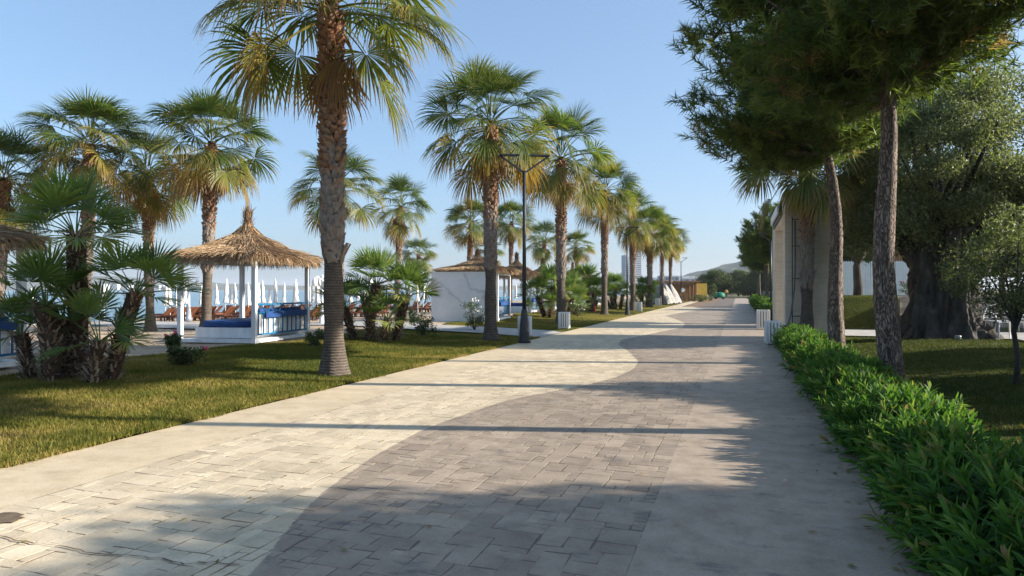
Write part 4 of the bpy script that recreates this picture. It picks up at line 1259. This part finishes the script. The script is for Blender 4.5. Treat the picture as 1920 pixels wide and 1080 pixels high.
# marble wall
mw = empty('marble_wall', (-10.5, 27.85, 0.05), GA); tag(mw, 'grey veined marble wall panel in front of a thatched gazebo', 'wall')
for (x0, x1, z0, z1) in ((-1.42, -.0, 0, 1.1), (-1.42, 0, 1.105, 2.28), (-2.72, -1.425, 0, 1.1), (-2.72, -1.425, 1.105, 2.28)):
    m_ = MB(); m_.box(((x0 + x1) / 2, 0, (z0 + z1) / 2 + .02), (x1 - x0, .16, z1 - z0)); m_.build('slab', M['marble'], mw)
m_ = MB(); m_.box((-1.36, .0, 2.325), (2.80, .20, .04)); m_.box((.045, 0, 1.16), (.08, .20, 2.3)); m_.build('edge_trim', M['white'], mw)

# ------------------------------------------------------------------ street lamps
def build_lamp():
    root = empty('street_lamp', (0, 0, 0)); tag(root, 'x', 'street lamp', 'black street lamps along the path')
    m_ = MB(); m_.lathe([(.20, 0), (.20, .05), (.165, .06), (.15, .25), (.135, .55), (.10, .85), (.085, .95), (.09, .97), (.065, 1.0)], 12); m_.build('base', M['black'], root)
    m_ = MB(); m_.tube([(0, 0, .98), (0, 0, 3.0), (0, 0, 5.15)], [.062, .055, .048], 12); m_.build('pole', M['black'], root, True)
    for s in (-1, 1):
        m_ = MB(); m_.bar((0, 0, 5.08), (s * .74, 0, 5.60), .07, .05); a = m_.build('arm', M['black'], root)
        m_ = MB(); m_.box((s * .46, 0, 5.615), (.60, .17, .045)); m_.box((s * .46, 0, 5.589), (.5, .13, .012)); m_.build('lamp_head', M['black'], root)
    return root
lamp = build_lamp(); x, y = gp(983, 642.5, 1.59); lamp.location = (x, y, .01); lamp.rotation_euler = (0, 0, TH + R(6))
lamp['label'] = 'nearest black street lamp with two raised arms at the path edge'
dup(lamp, (*gp(1176, 591, 1.59), .01), TH - R(25), .97, 'second black street lamp, just left of the fifth path side palm')
dup(lamp, (*gp(1238, 573.5, 1.59), .01), TH - R(20), .97, 'black street lamp standing in front of the tarpaulin pile')
dup(lamp, (*gp(1277, 567.5, 1.59), .01), TH - R(20), .97, 'farthest black street lamp, before the brown hut wall')
dup(lamp, (1.55, 36.5, 0), TH, .8, 'street lamp in the second hedge, just left of the stone gateway')

# ------------------------------------------------------------------ bins
def build_bin():
    root = empty('litter_bin', (0, 0, 0)); tag(root, 'x', 'litter bin', 'white slatted litter bins')
    m_ = MB()
    for s in (-1, 1):
        for t in (-1, 1): m_.box((s * .19, t * .19, .34), (.04, .04, .66))
    for z in (.07, .66):
        for s in (-1, 1):
            m_.box((s * .19, 0, z), (.036, .34, .045)); m_.box((0, s * .19, z), (.34, .036, .045))
    m_.build('frame', M['white_wood'], root)
    for ax in range(4):
        m_ = MB(); c, s = math.cos(ax * PI / 2), math.sin(ax * PI / 2)
        for k in range(4):
            o = -.13 + k * .0867
            m_.box((c * .213 - s * o, s * .213 + c * o, .365), (.014, .062, .60), rz=ax * PI / 2)
        m_.build('slat_panel', M['white_wood'], root)
    m_ = MB(); m_.lathe([(.13, .06), (.155, .1), (.16, .62), (.15, .62), (.14, .12)], 14); m_.build('liner', M['dark'], root)
    return root
bn = build_bin(); bn.location = (*gp(1058, 618, 1.6), .02); bn.rotation_euler = (0, 0, .1); bn['label'] = 'white slatted bin in front of the third path side palm'
dup(bn, (*gp(984, 632, 1.6), .02), .15, 1.0, 'white slatted bin half hidden behind the nearest lamp base')
dup(bn, (*gp(1198, 584.5, 1.6), .02), .1, 1.0, 'white slatted bin beside the fifth path side palm')
dup(bn, (*gp(1233, 573.8, 1.6), .02), .1, 1.05, 'white slatted bin against the tarpaulin pile')
dup(bn, (*gp(1431, 618, 1.6), .008), 0, 1.15, 'white slatted bin at the far corner of the stone gateway')
dup(bn, (*gp(1449, 646, 1.6), .008), .1, 1.0, 'white slatted bin at the end of the near hedge')

# ------------------------------------------------------------------ beach: closed parasols, loungers, lamp posts
def build_parasol(seed):
    r = np.random.default_rng(seed); root = empty('closed_parasol', (0, 0, 0)); tag(root, 'x', 'parasol', 'closed white beach parasols')
    m_ = MB(); m_.tube([(0, 0, 0), (0, 0, 2.5)], [.024, .022], 8); m_.build('pole', M['white'], root)
    m_ = MB(); n = 20; prof = [(.215, 1.02), (.19, 1.10), (.135, 1.35), (.10, 1.42), (.15, 1.62), (.13, 1.95), (.08, 2.25), (.035, 2.46), (.012, 2.56)]
    wob = lambda k, a: 1 + .20 * np.sin(8 * a + .4 * k + seed) * (k < 7) + .06 * np.sin(3 * a + seed)
    m_.lathe(prof, 32, wob=wob); m_.build('canopy', M['canvas'], root, True)
    m_ = MB(); m_.lathe([(.22, 0), (.22, .05), (.05, .09)], 12); m_.build('foot', M['concrete'], root)
    return root
par = [build_parasol(s) for s in (1, 2)]
PLIST = [(310,47,1),(320,44,1),(331,42,1),(348,41,1),(376,50,1),(407,45,1),(422,43,1),(435,52,1),(442,46,1),(451,50,1),(466,40,1),(484,49,1),(494,45,1),(505,54,1),(518,42,1),(531,50,1),(552,41,1),(557,46,1),(580,48,1),(586,44,1),(596,40,1),
         (632,46,1),(657,46,1),(672,52,1),(684,58,1),(697,48,1),(768,60,1),(784,48,1),(793,56,1),(802,60,1),(811,64,1),(820,58,1),(60,42,1),(196,44,1),(948,62,1),(966,66,1),(979,60,1),(988,70,1),(1002,62,1),(1008,72,1),(1046,75,1)]
first = [True, True]
for k, (px, Z, _) in enumerate(PLIST):
    x, y = dp(px, Z); v = k % 2
    z = float(HL(np.array(x), np.array(y)))
    lab = 'closed white parasol on a thin pole among the wooden sunloungers'
    if first[v]:
        o = par[v]; first[v] = False; o.location = (x, y, z); o['label'] = lab
    else: o = dup(par[v], (x, y, z), k * .7, None, lab)
    o.scale = (.74, .74, .96 + .06 * math.sin(k * 2.3)); o.rotation_euler = (R(2.2) * math.sin(k * 1.9), R(2.2) * math.cos(k * 2.7), k * .7)

def build_lounger():
    root = empty('sun_lounger', (0, 0, 0)); tag(root, 'brown wooden sunlounger with raised back standing on the sand', 'sunlounger', 'brown wooden loungers on the sand')
    m_ = MB()
    for s in (-1, 1): m_.box((.15, s * .30, .33), (1.5, .05, .09))
    for k in range(10): m_.box((-.5 + k * .14 - .02, 0, .385), (.10, .58, .02))
    m_.build('seat', M['wood'], root)
    m_ = MB(); a = R(50)
    for k in range(6):
        d = .08 + k * .125
        m_.box((.62 + d * math.cos(a), 0, .39 + d * math.sin(a)), (.02, .62, .105), M=Matrix.Rotation(-(a - PI / 2), 3, 'Y'))
    for s in (-1, 1): m_.bar((.6, s * .27, .36), (.6 + .8 * math.cos(a), s * .27, .36 + .8 * math.sin(a)), .04, .05)
    m_.build('backrest', M['wood'], root)
    for x in (-.52, .8):
        for s in (-1, 1):
            m_ = MB(); m_.box((x, s * .27, .15), (.06, .05, .30)); m_.build('leg', M['wood'], root)
    return root
lg = build_lounger(); k = 0
LL = []
for row, (Z0, n, p0, p1) in enumerate([(40, 21, 285, 605), (44.5, 19, 280, 600), (46, 9, 630, 712), (54, 9, 760, 830), (60, 10, 640, 830), (49, 15, 300, 590)]):
    for i in range(n):
        LL.append((p0 + (p1 - p0) * (i + .5 + .3 * math.sin(i * 2.9 + row)) / n, Z0 + .6 * math.sin(i * 1.7)))
for (px, Z) in LL:
    x, y = dp(px, Z); z = float(HL(np.array(x), np.array(y)))
    rz = R(12) + .2 * math.sin(k * 3.1) + (1.5 if k % 11 == 6 else 0)
    if k == 0: o = lg; o.location = (x, y, z); o.rotation_euler = (0, 0, rz)
    else: o = dup(lg, (x, y, z), rz)
    o.scale = (.88, .88, .86)
    k += 1

def build_post():
    root = empty('lantern_post', (0, 0, 0)); tag(root, 'x', 'lantern post', 'white ornate lantern posts on the beach')
    m_ = MB(); m_.lathe([(.17, 0), (.17, .12), (.12, .2), (.085, .7), (.055, .8), (.05, 2.05), (.07, 2.1), (.02, 2.2)], 12); m_.build('column', M['white'], root, True)
    for s in range(3):
        a = s * 2 * PI / 3 + .4; c, q = math.cos(a), math.sin(a)
        m_ = MB(); m_.tube([(0, 0, 1.95), (c * .25, q * .25, 2.12), (c * .42, q * .42, 2.02)], .022, 6)
        arm = m_.build('arm', M['white'], root)
        m_ = MB(); m_.lathe([(.03, 1.68), (.085, 1.74), (.12, 1.86), (.085, 1.98), (.03, 2.03)], 12, (c * .42, q * .42, 0)); m_.build('globe', M['glass_lamp'], arm, True)
    return root
lp = build_post(); x, y = dp(354, 32.5); lp.location = (x, y, 0.05); lp['label'] = 'white lantern post beside the left gazebo post on the sand'
dup(lp, (*dp(688, 29.5), .05), 1.0, None, 'white lantern post behind the second dwarf palm clump')
dup(lp, (*dp(604, 28.5), .05), 2.0, None, 'white lantern post half hidden behind the nearest palm trunk')

# rose bushes
def rose(label, loc, h, rad, seed, petals, nfl, group='rose bushes on the lawn edge'):
    root = empty('rose_bush', loc); tag(root, label, 'bush', group); r = np.random.default_rng(seed)
    C = dome_centers(seed, 22, (0, 0, h * .55), rad, h * .5, h * .45, .3)
    sb = MB()
    for c in C[::2]: sb.tube([(0, 0, 0), (c[0] * .5, c[1] * .5, c[2] * .55), c], [.012, .009, .005], 4, caps=False)
    sb.build('stems', M['olive_bark'], root)
    leafy_crown(seed, C, 46, rad * .36, .065, .035).build('foliage', M['tree_leaf'], root)
    for k in range(nfl):
        c = C[(k * 5) % len(C)]; m_ = MB()
        for q in range(3):
            m_.lathe([(.012, 0), (.05 - q * .012, .02 + q * .01), (.055 - q * .014, .06 + q * .008)], 7, (c[0] + r.normal(0, .06), c[1] + r.normal(0, .06), c[2] + .10 + abs(r.normal(0, .06))))
        m_.build('flower', M[petals], root)
x, y = gp(346, 688, 1.48); rose('small dark rose bush on the grass before the nearest gazebo', (x, y, .12), .42, .32, 81, 'rose_p', 1)
x, y = gp(326, 652, 1.45); rose('pink flowering rose bush at the left post of the nearest gazebo', (x, y, .12), .35, .22, 82, 'rose_p', 2)
x, y = gp(795, 628, 1.46); rose('thin rose bush on the lawn left of the marble wall', (x, y, .14), .62, .42, 83, 'rose_w', 3)
x, y = gp(890, 620, 1.5); rose('white flowering rose bush against the marble wall', (x, y, .1), 1.15, .5, 84, 'rose_w', 11)
x, y = gp(592, 652, 1.48); rose('sparse rose bush beside the nearest palm trunk', (x, y, .12), .42, .26, 85, 'rose_w', 1)
x, y = gp(1082, 592, 1.45); rose('round rose bush right of the third path side palm', (x, y, .12), .75, .55, 86, 'rose_w', 3)
x, y = dp(1706, 33.6); rose('red flowering bush in front of the pale picket fence', (x, y, 1.25), .8, .5, 87, 'rose_p', 6, 'garden bushes')

# ------------------------------------------------------------------ stone gateway
gw = empty('stone_gateway', (1.42, 23.3, 0)); tag(gw, 'tall beige stone gateway with a large opening at the right edge of the path', 'gateway')
GWX, GH, GL = 1.66, 4.85, 8.6
def clad(name, x0, x1, y0, y1, zs, parent):
    m_ = MB(); g = .008
    for a, b_ in zip(zs[:-1], zs[1:]): m_.box(((x0 + x1) / 2, (y0 + y1) / 2, (a + b_) / 2), (x1 - x0, y1 - y0, b_ - a - g))
    m_.box(((x0 + x1) / 2, (y0 + y1) / 2, (zs[0] + zs[-1]) / 2), (x1 - x0 - .02, y1 - y0 - .02, zs[-1] - zs[0] - .02))
    return m_.build(name, M['stone'], parent)
clad('pillar', 0, GWX, 0, 1.25, [-.1, .72, 1.55, 2.4, 3.2, 4.0], gw)
clad('pillar', 0, GWX, GL - 2.2, GL, [-.1, .72, 1.55, 2.4, 3.2, 4.0], gw)
clad('lintel', -.002, GWX + .002, 0, GL, [4.004, GH], gw)
m_ = MB(); m_.box((-.04, 4.2, 4.40), (.06, 5.4, .52)); sg = m_.build('sign_board', M['black'], gw)
m_ = MB(); m_.box((-.13, 4.2, 4.42), (.05, 5.0, .30)); m_.build('sign_face', M['white'], sg)
# trellis and pipes on its near wall
tl = empty('pipe_trellis', (1.62, 23.2, 0)); tag(tl, 'black rung frame with two grey pipes fixed to the gateway wall', 'trellis')
m_ = MB()
for x in (.0, .42): m_.bar((x, -.06, .1), (x, -.06, 3.95), .03, .03)
for z in (.75, 1.95, 3.0, 3.85): m_.bar((0, -.06, z), (.62, -.06, z), .03, .03)
m_.bar((.25, -.06, 1.5), (.25, -.06, 2.9), .014, .014)
m_.build('frame', M['black'], tl)
for x in (.48, .56):
    m_ = MB(); m_.tube([(x, -.10, .1), (x, -.10, 4.0)], .024, 8); m_.build('pipe', M['steel'], tl, True)
hs = MB(); hs.tube([(1.70, 23.1, 3.8), (1.70, 23.0, 2.4), (1.66, 22.9, 1.6), (1.52, 22.4, .8), (1.30, 21.6, .25), (1.12, 20.6, .03), (1.05, 19.9, .03)], .026, 8)
tag(hs.build('hose', M['hose'], None, True), 'dark hose hanging from the gateway pipes down to the path', 'hose')

# ------------------------------------------------------------------ right garden: fence, walls, chairs
fx, fy = dp(1580, 35.2); gx2, gy2 = dp(1735, 35.0)
ang = math.atan2(gy2 - fy, gx2 - fx); FL = math.hypot(gx2 - fx, gy2 - fy)
fe = empty('picket_fence', (fx, fy, 1.28), ang); tag(fe, 'pale bluish picket fence on the raised bank behind the tree trunks', 'fence')
m_ = MB()
for k in range(int(FL / .13)):
    g = 1 if 10 < k < 21 else 0
    m_.box((.06 + k * .13, 0, .90), (.118 - .03 * g, .03, 1.74)); m_.add([(.06 + k * .13 - .059 + .015 * g, -.014, 1.77), (.06 + k * .13 + .059 - .015 * g, -.014, 1.77), (.06 + k * .13, -.014, 1.84), (.06 + k * .13 - .059 + .015 * g, .014, 1.77), (.06 + k * .13 + .059 - .015 * g, .014, 1.77), (.06 + k * .13, .014, 1.84)], f3=[[0, 1, 2], [3, 5, 4]], f4=[[0, 2, 5, 3], [1, 4, 5, 2]])
m_.build('pickets', M['fence'], fe)
m_ = MB()
for z in (.45, 1.45): m_.box((FL / 2, .05, z), (FL, .04, .09))
m_.build('rail', M['fence'], fe)
rw = empty('retaining_wall', (6.08, 29.75, 0), 0); tag(rw, 'low brownish stone retaining wall below the picket fence', 'wall')
m_ = MB(); m_.box((5, .2, .62), (10, .4, 1.36)); m_.build('masonry', M['rubble'], rw)
m_ = MB(); m_.box((5, .2, 1.33), (10.06, .46, .06)); m_.build('coping', M['concrete'], rw)

def build_chair():
    root = empty('garden_chair', (0, 0, 0)); tag(root, 'x', 'chair', 'white metal garden furniture')
    m_ = MB()
    a = np.linspace(PI, 0, 13)
    m_.tube([(.32 * math.cos(q), .24 + .05 * math.sin(q), .46 + .42 * math.sin(q)) for q in a], .016, 6)
    for k in range(3):
        z = .54 + k * .10; w = .32 * math.sqrt(max(0, 1 - ((z - .46) / .42) ** 2)); m_.bar((-w, .26, z), (w, .26, z), .014, .014)
    m_.build('backrest', M['white'], root)
    m_ = MB(); m_.box((0, 0, .44), (.62, .50, .03))
    for k in range(8): m_.box((-.28 + k * .08, 0, .458), (.05, .46, .012))
    m_.build('seat', M['white'], root)
    for s in (-1, 1):
        m_ = MB(); m_.tube([(s * .30, .26, .62), (s * .38, .1, .68), (s * .39, -.1, .68), (s * .37, -.22, .60), (s * .33, -.22, .46)], .017, 6, caps=False); m_.build('armrest', M['white'], root)
        for q in (-1, 1):
            m_ = MB(); m_.tube([(s * .28, q * .22, .44), (s * .32, q * .26, 0)], .016, 6); m_.build('leg', M['white'], root)
    return root
ch = build_chair()
x, y = dp(1883, 19.3); ch.location = (x, y, float(HR(np.array(x), np.array(y))) + .05); ch.rotation_euler = (0, 0, TH); ch.scale = (1.25, 1.25, 1.15)
ch['label'] = 'white metal garden chair with round back, left of the sapling trunk'
x, y = dp(1940, 19.0); dup(ch, (x, y, .25), TH + .3, (1.2, 1.2, 1.15), 'white metal garden chair at the right picture edge')
def build_table():
    root = empty('garden_table', (0, 0, 0)); tag(root, 'x', 'table', 'dark terrace furniture')
    m_ = MB(); m_.box((0, 0, .73), (1.3, .8, .04)); m_.build('tabletop', M['dark'], root)
    for s in (-1, 1):
        for q in (-1, 1):
            m_ = MB(); m_.box((s * .58, q * .34, .355), (.05, .05, .71)); m_.build('leg', M['black'], root)
    return root
tb_ = build_table(); tb_.location = (*dp(1852, 22.5), .1); tb_['label'] = 'dark terrace table behind the old olive trunk'; tb_.rotation_euler = (0, 0, TH)
dup(tb_, (*dp(1905, 23.5), .1), TH + .3, None, 'dark terrace table behind the white chair')
sl = empty('garden_spotlight', (*gp(1796, 642, 1.46), .14)); tag(sl, 'small pale garden spotlight on the lawn before the old olive', 'spotlight')
m_ = MB(); m_.lathe([(.03, 0), (.03, .08)], 8); m_.build('spike', M['black'], sl)
m_ = MB(); m_.lathe([(.04, .08), (.075, .10), (.085, .17), (.07, .19)], 12); m_.build('housing', M['steel'], sl)
# brown shaggy trunk behind the fence
bt = empty('dead_palm', (*dp(1691, 40), 1.3)); tag(bt, 'reddish brown dead palm trunk standing behind the picket fence', 'dead palm')
m_ = MB(); m_.lathe([(.45, 0), (.5, .8), (.52, 2.0), (.4, 2.8), (.2, 3.1)], 18, wob=lambda k, a: 1 + .08 * np.sin(9 * a + k)); m_.build('trunk', M['bamboo'], bt)

# ------------------------------------------------------------------ far end: tarpaulin pile, hut, person, tower, town, hills
def tarp(label, px, Z, w, d, h, lean, seed):
    r = np.random.default_rng(seed); x, y = dp(px, Z)
    root = empty('covered_boat', (x, y, 0), R(-10)); tag(root, label, 'covered boat', 'tarpaulin covered boats beside the path')
    m_ = MB(); n = 30; K = 9; V = []
    for k in range(K):
        u = k / (K - 1); z = .12 + (h - .12) * u
        a = np.arange(n) / n * 2 * PI
        q = (1 - u ** 2.2 * .82); fold = 1 + (.09 * np.sin(7 * a + seed + 1.3 * u) + .05 * np.sin(13 * a - seed)) * (1 - .6 * u) + r.normal(0, .012, n)
        c, s = np.cos(a), np.sin(a)
        V.append(np.stack([np.sign(c) * np.abs(c) ** .7 * w / 2 * q * fold + lean * u, np.sign(s) * np.abs(s) ** .7 * d / 2 * q * fold, np.full(n, z) + .06 * np.sin(5 * a + seed) * (1 - u)], 1))
    i = np.arange(n); j = (i + 1) % n
    m_.add(np.concatenate(V), f4=np.concatenate([np.stack([k * n + i, k * n + j, (k + 1) * n + j, (k + 1) * n + i], 1) for k in range(K - 1)]), fn=[list(range((K - 1) * n, K * n))])
    m_.build('tarpaulin', M['tarp'], root, True)
    m_ = MB()
    for q in (-1, 1): m_.tube([(q * w * .3, -d * .4, .0), (q * w * .3, d * .4, .0), ], .09, 8)
    m_.build('hull', M['dark'], root)
tarp('widest grey covered boat, nearest of the tarpaulin pile, behind a small white bin', 1243, 71, 1.7, 2.2, 2.1, -.35, 1)
tarp('narrow pale covered boat in the middle of the tarpaulin pile', 1257, 73.5, .9, 2.2, 2.15, -.55, 2)
tarp('leaning grey covered boat, right end of the tarpaulin pile', 1269, 76, .8, 2.2, 2.2, -.7, 3)
hx0, hy0 = dp(1225, 92); hx1, hy1 = dp(1307, 92)
ha = math.atan2(hy1 - hy0, hx1 - hx0); HLn = math.hypot(hx1 - hx0, hy1 - hy0)
hut = empty('beach_hut', (hx0, hy0, 0), ha); tag(hut, 'brown bamboo pole hut with a flat roof and a round white sign', 'hut')
r = np.random.default_rng(90); m_ = MB()
k = 0; xx_ = 0.0
while xx_ < HLn:
    if xx_ > 1.9 or k % 5 == 0: m_.tube([(xx_, r.normal(0, .02), 0), (xx_, r.normal(0, .02), 2.55 + r.normal(0, .05))], .05, 6, caps=False)
    xx_ += .115; k += 1
yy_ = 0.0
for k in range(30): m_.tube([(HLn, .05 + k * .12, 0), (HLn, .05 + k * .12, 2.5)], .05, 6, caps=False)
m_.box((HLn / 2 + 1, .4, 1.2), (HLn - 2.3, .3, 2.3)); m_.build('wall', M['bamboo'], hut)
m_ = MB(); m_.box((HLn / 2 - .1, 1.7, 2.72), (HLn + .9, 4.2, .16))
for k in range(14): m_.tube([(-.5 + k * (HLn + .8) / 13, -.45, 2.60), (-.5 + k * (HLn + .8) / 13, 3.8, 2.62)], .05, 6)
m_.build('roof', M['bamboo'], hut)
m_ = MB(); m_.lathe([(.30, 0), (.30, .04)], 20); s_ = m_.build('round_sign', M['white'], hut); s_.location = (4.0, -.09, 1.55); s_.rotation_euler = (R(90), 0, 0)
m_ = MB(); m_.box((HLn + .75, .1, 1.25), (1.3, .08, 2.4)); m_.build('yellow_panel', M['yellow'], hut)
small_tree('young_palm_shrub', 'green shrub at the right end of the brown hut', 'shrub', (*dp(1334, 96), 0), .8, .05, 95, 24, .8, .8, 1.0, 90, .4, .16, .05, 'tree_leaf', cz=1.4)
small_tree('leafy_shrub', 'low green shrub along the foot of the hut wall', 'shrub', (*dp(1313, 88), -.1), .3, .04, 96, 26, 1.5, .3, .5, 80, .35, .14, .05, 'tree_leaf', cz=.45)
gb = empty('covered_cart', (*dp(1349, 112), 0)); tag(gb, 'dark green covered cart at the far path side', 'cart')
m_ = MB(); m_.lathe([(.75, .3), (.85, .5), (.8, .95), (.5, 1.12), (.1, 1.16)], 16, wob=lambda k, a: 1 + .05 * np.sin(6 * a)); m_.build('cover', M['green_paint'], gb, True)
for s in (-1, 1):
    m_ = MB(); m_.tube([(s * .6, -.08, .22), (s * .6, .08, .22)], .22, 12); m_.build('wheel', M['dark'], gb)
rd = MB(); rd.lathe([(.10, 0), (.10, .02), (.06, .06), (.03, .38), (.02, .4)], 12)
tag(rd.build('traffic_cone', M['red'], loc=(*dp(1115, 43), .16)), 'small red cone on the grass under the dwarf palms', 'cone')

# walking person in yellow
def person(loc, rz, h=1.72):
    root = empty('person', loc, rz); tag(root, 'person in a yellow top and dark trousers walking at the far end of the path', 'person')
    s = h / 1.72
    J = {'pel': (0, 0, .93), 'sp': (0, .01, 1.15), 'ch': (0, .01, 1.36), 'nk': (0, 0, 1.49), 'hd': (0, -.02, 1.60), 'top': (0, -.01, 1.70),
         'lh': (-.09, 0, .90), 'lk': (-.10, -.10, .50), 'la': (-.10, .02, .09), 'lt': (-.10, -.12, .03),
         'rh': (.09, 0, .90), 'rk': (.10, .02, .49), 'ra': (.10, .20, .13), 'rt': (.10, .09, .04),
         'ls': (-.19, .01, 1.40), 'le': (-.25, .06, 1.14), 'lw': (-.24, -.06, .92), 'lf': (-.23, -.09, .82),
         'rs': (.19, .01, 1.40), 're': (.25, -.02, 1.14), 'rw': (.25, -.14, .94), 'rf': (.24, -.18, .85)}
    rad = {'pel': .14, 'sp': .125, 'ch': .145, 'nk': .055, 'hd': .088, 'top': .06, 'lh': .085, 'lk': .058, 'la': .04, 'lt': .03, 'rh': .085, 'rk': .058, 'ra': .04, 'rt': .03,
           'ls': .06, 'le': .042, 'lw': .03, 'lf': .03, 'rs': .06, 're': .042, 'rw': .03, 'rf': .03}
    E = [('pel','sp'),('sp','ch'),('ch','nk'),('nk','hd'),('hd','top'),('pel','lh'),('lh','lk'),('lk','la'),('la','lt'),('pel','rh'),('rh','rk'),('rk','ra'),('ra','rt'),('ch','ls'),('ls','le'),('le','lw'),('lw','lf'),('ch','rs'),('rs','re'),('re','rw'),('rw','rf')]
    def skin(name, keys, mat, grow):
        me = bpy.data.meshes.new(name); kk = list(keys)
        me.from_pydata([tuple(np.array(J[q]) * s) for q in kk], [(kk.index(a), kk.index(b)) for a, b in E if a in kk and b in kk], [])
        me.materials.append(mat)
        o = bpy.data.objects.new(name, me); COL.objects.link(o); o.parent = root
        md = o.modifiers.new('skin', 'SKIN'); md.use_smooth_shade = True
        for i_, q in enumerate(kk):
            o.data.skin_vertices[0].data[i_].radius = (rad[q] * grow * s,) * 2
        o.data.skin_vertices[0].data[0].use_root = True
        sd = o.modifiers.new('sub', 'SUBSURF'); sd.levels = 1; sd.render_levels = 1
        return o
    skin('body', J.keys(), M['skin'], 1.0)
    skin('shirt', ['pel', 'sp', 'ch', 'ls', 'le', 'rs', 're'], M['shirt'], 1.15)
    skin('trousers', ['pel', 'lh', 'lk', 'la', 'rh', 'rk', 'ra'], M['trousers'], 1.14)
    m_ = MB(); m_.lathe([(.092, 0), (.10, .05), (.085, .10), (.03, .135)], 12, (0, .015, 1.60)); m_.build('hair', M['hair'], root, True)
x, y = dp(1362, 122); person((x, y, .01), R(10))

# distant tower and town
def block(label, px, Z, w, d, h, mat, name='apartment_block', floors=6, group='distant town buildings', zb=0, roof=True):
    x, y = dp(px, Z); root = empty(name, (x, y, zb), TH); tag(root, label, 'building', group)
    m_ = MB(); m_.box((0, 0, h / 2), (w, d, h)); m_.build('wall', M[mat], root)
    m_ = MB(); fh = h / floors; nw = max(2, int(w / 4.5))
    for f_ in range(floors):
        for q in range(nw):
            m_.box((-w / 2 + (q + .5) * w / nw, -d / 2, (f_ + .55) * fh), (w / nw * .55, .3, fh * .5))
    m_.build('windows', M['window'], root)
    if roof:
        m_ = MB(); m_.box((0, 0, h + .5), (w * 1.03, d * 1.03, 1.0)); m_.build('roof', M['pale_wall'], root)
    return root
tw = empty('tower_block', (*dp(1184, 1000), 0), TH + R(14)); tag(tw, 'tall grey tower block far behind the row of palms', 'tower', 'distant town buildings')
for s, (w, h) in enumerate([(12, 53), (12, 55)]):
    xx_ = -6.6 + s * 13.2
    m_ = MB(); m_.box((xx_, 0, h / 2), (w, 16, h)); m_.build('wall', M['grey_wall'], tw)
    m_ = MB()
    for f_ in range(15): m_.box((xx_, -8, 5 + f_ * (h - 6) / 15), (w * .86, .4, 1.5))
    m_.build('windows', M['window'], tw)
m_ = MB(); m_.box((0, -3, 6.5), (30, 20, 13)); m_.build('podium', M['pale_wall'], tw)
pos = [(1213, 16, 9), (1226, 20, 11), (1240, 14, 8), (1253, 18, 12), (1266, 14, 9), (1281, 20, 13), (1296, 16, 10), (1309, 14, 12), (1322, 18, 9), (1336, 14, 10)]
for k, (px, w, h) in enumerate(pos):
    block('pale low apartment block in the distant town below the hill', px, 640 + 40 * (k % 3), w, 12, h + 2, 'pale_wall' if k % 3 else 'grey_wall', floors=3)
for k, (px, w, h) in enumerate([(186, 40, 20), (197, 30, 26), (206, 46, 18), (216, 36, 24), (230, 60, 16), (243, 36, 22), (262, 50, 18), (292, 44, 20), (303, 30, 26), (318, 60, 16), (150, 50, 22), (120, 40, 18), (620, 50, 16), (700, 60, 18)]):
    block('hazy white waterfront block on the far shore across the water', px, 3300 + 90 * (k % 3), w, 25, h, 'pale_wall', floors=5, group='far shore buildings', zb=2)

def hill(name, prof, Z, depth, seed):
    """prof: (px, py) ridge as it shows; the hill is a real ridge Z metres off"""
    r = np.random.default_rng(seed); px = np.array([p[0] for p in prof], float); py = np.array([p[1] for p in prof], float)
    gx_ = np.arange(px[0], px[-1], 3 if Z < 2500 else 6.); ridge = np.interp(gx_, px, py) + r.normal(0, .7 if Z < 2500 else .25, len(gx_))
    top = (HOR - ridge) / F * Z + 1.6
    V = []; K = 13
    for k in range(K):
        u = k / (K - 1) * 2 - 1
        hgt = np.maximum(0, top) * (1 - abs(u) ** 1.6) * (1 + .10 * np.sin(gx_ * .11 + 6 * u + seed) * (abs(u) > .05)) - 3
        zz = Z + u * depth
        Xc = (gx_ - 960) / F * Z * (1 + u * .05)
        x = Xc * math.cos(TH) - zz * math.sin(TH); y = Xc * math.sin(TH) + zz * math.cos(TH)
        V.append(np.stack([x, y, hgt], 1))
    n = len(gx_); m_ = MB(); i = np.arange(n - 1)
    m_.add(np.concatenate(V), f4=np.concatenate([np.stack([k * n + i, k * n + i + 1, (k + 1) * n + i + 1, (k + 1) * n + i], 1) for k in range(K - 1)]))
    return tag(m_.build(name, M['hill'], None, True), kind='structure')
hill('hills', [(1090, 541), (1140, 524), (1160, 520), (1200, 522), (1240, 519), (1280, 516), (1300, 511), (1340, 500), (1375, 492), (1395, 487), (1410, 484), (1430, 489), (1470, 498), (1540, 512), (1640, 530), (1720, 540)], 1700, 420, 7)
hill('far_shore', [(-200, 530), (0, 527), (120, 522), (200, 516), (250, 519), (330, 525), (430, 531), (560, 535), (700, 537), (900, 536), (1000, 534), (1120, 536), (1200, 541)], 3900, 450, 8)

# ------------------------------------------------------------------ haze over the bay
mh = bpy.data.materials.new('sea_haze'); mh.use_nodes = True
nt = mh.node_tree; nt.nodes.remove(nt.nodes['Principled BSDF'])
pv = nt.nodes.new('ShaderNodeVolumePrincipled')
pv.inputs['Color'].default_value = (.86, .92, 1.0, 1); pv.inputs['Density'].default_value = HAZE
pv.inputs['Anisotropy'].default_value = .2
nt.links.new(pv.outputs[0], nt.nodes['Material Output'].inputs['Volume'])
m_ = MB(); m_.box((0, 0, 62), (18400, 18400, 140))
tag(m_.build('haze', mh), kind='stuff', label='thin blue sea haze over the bay')
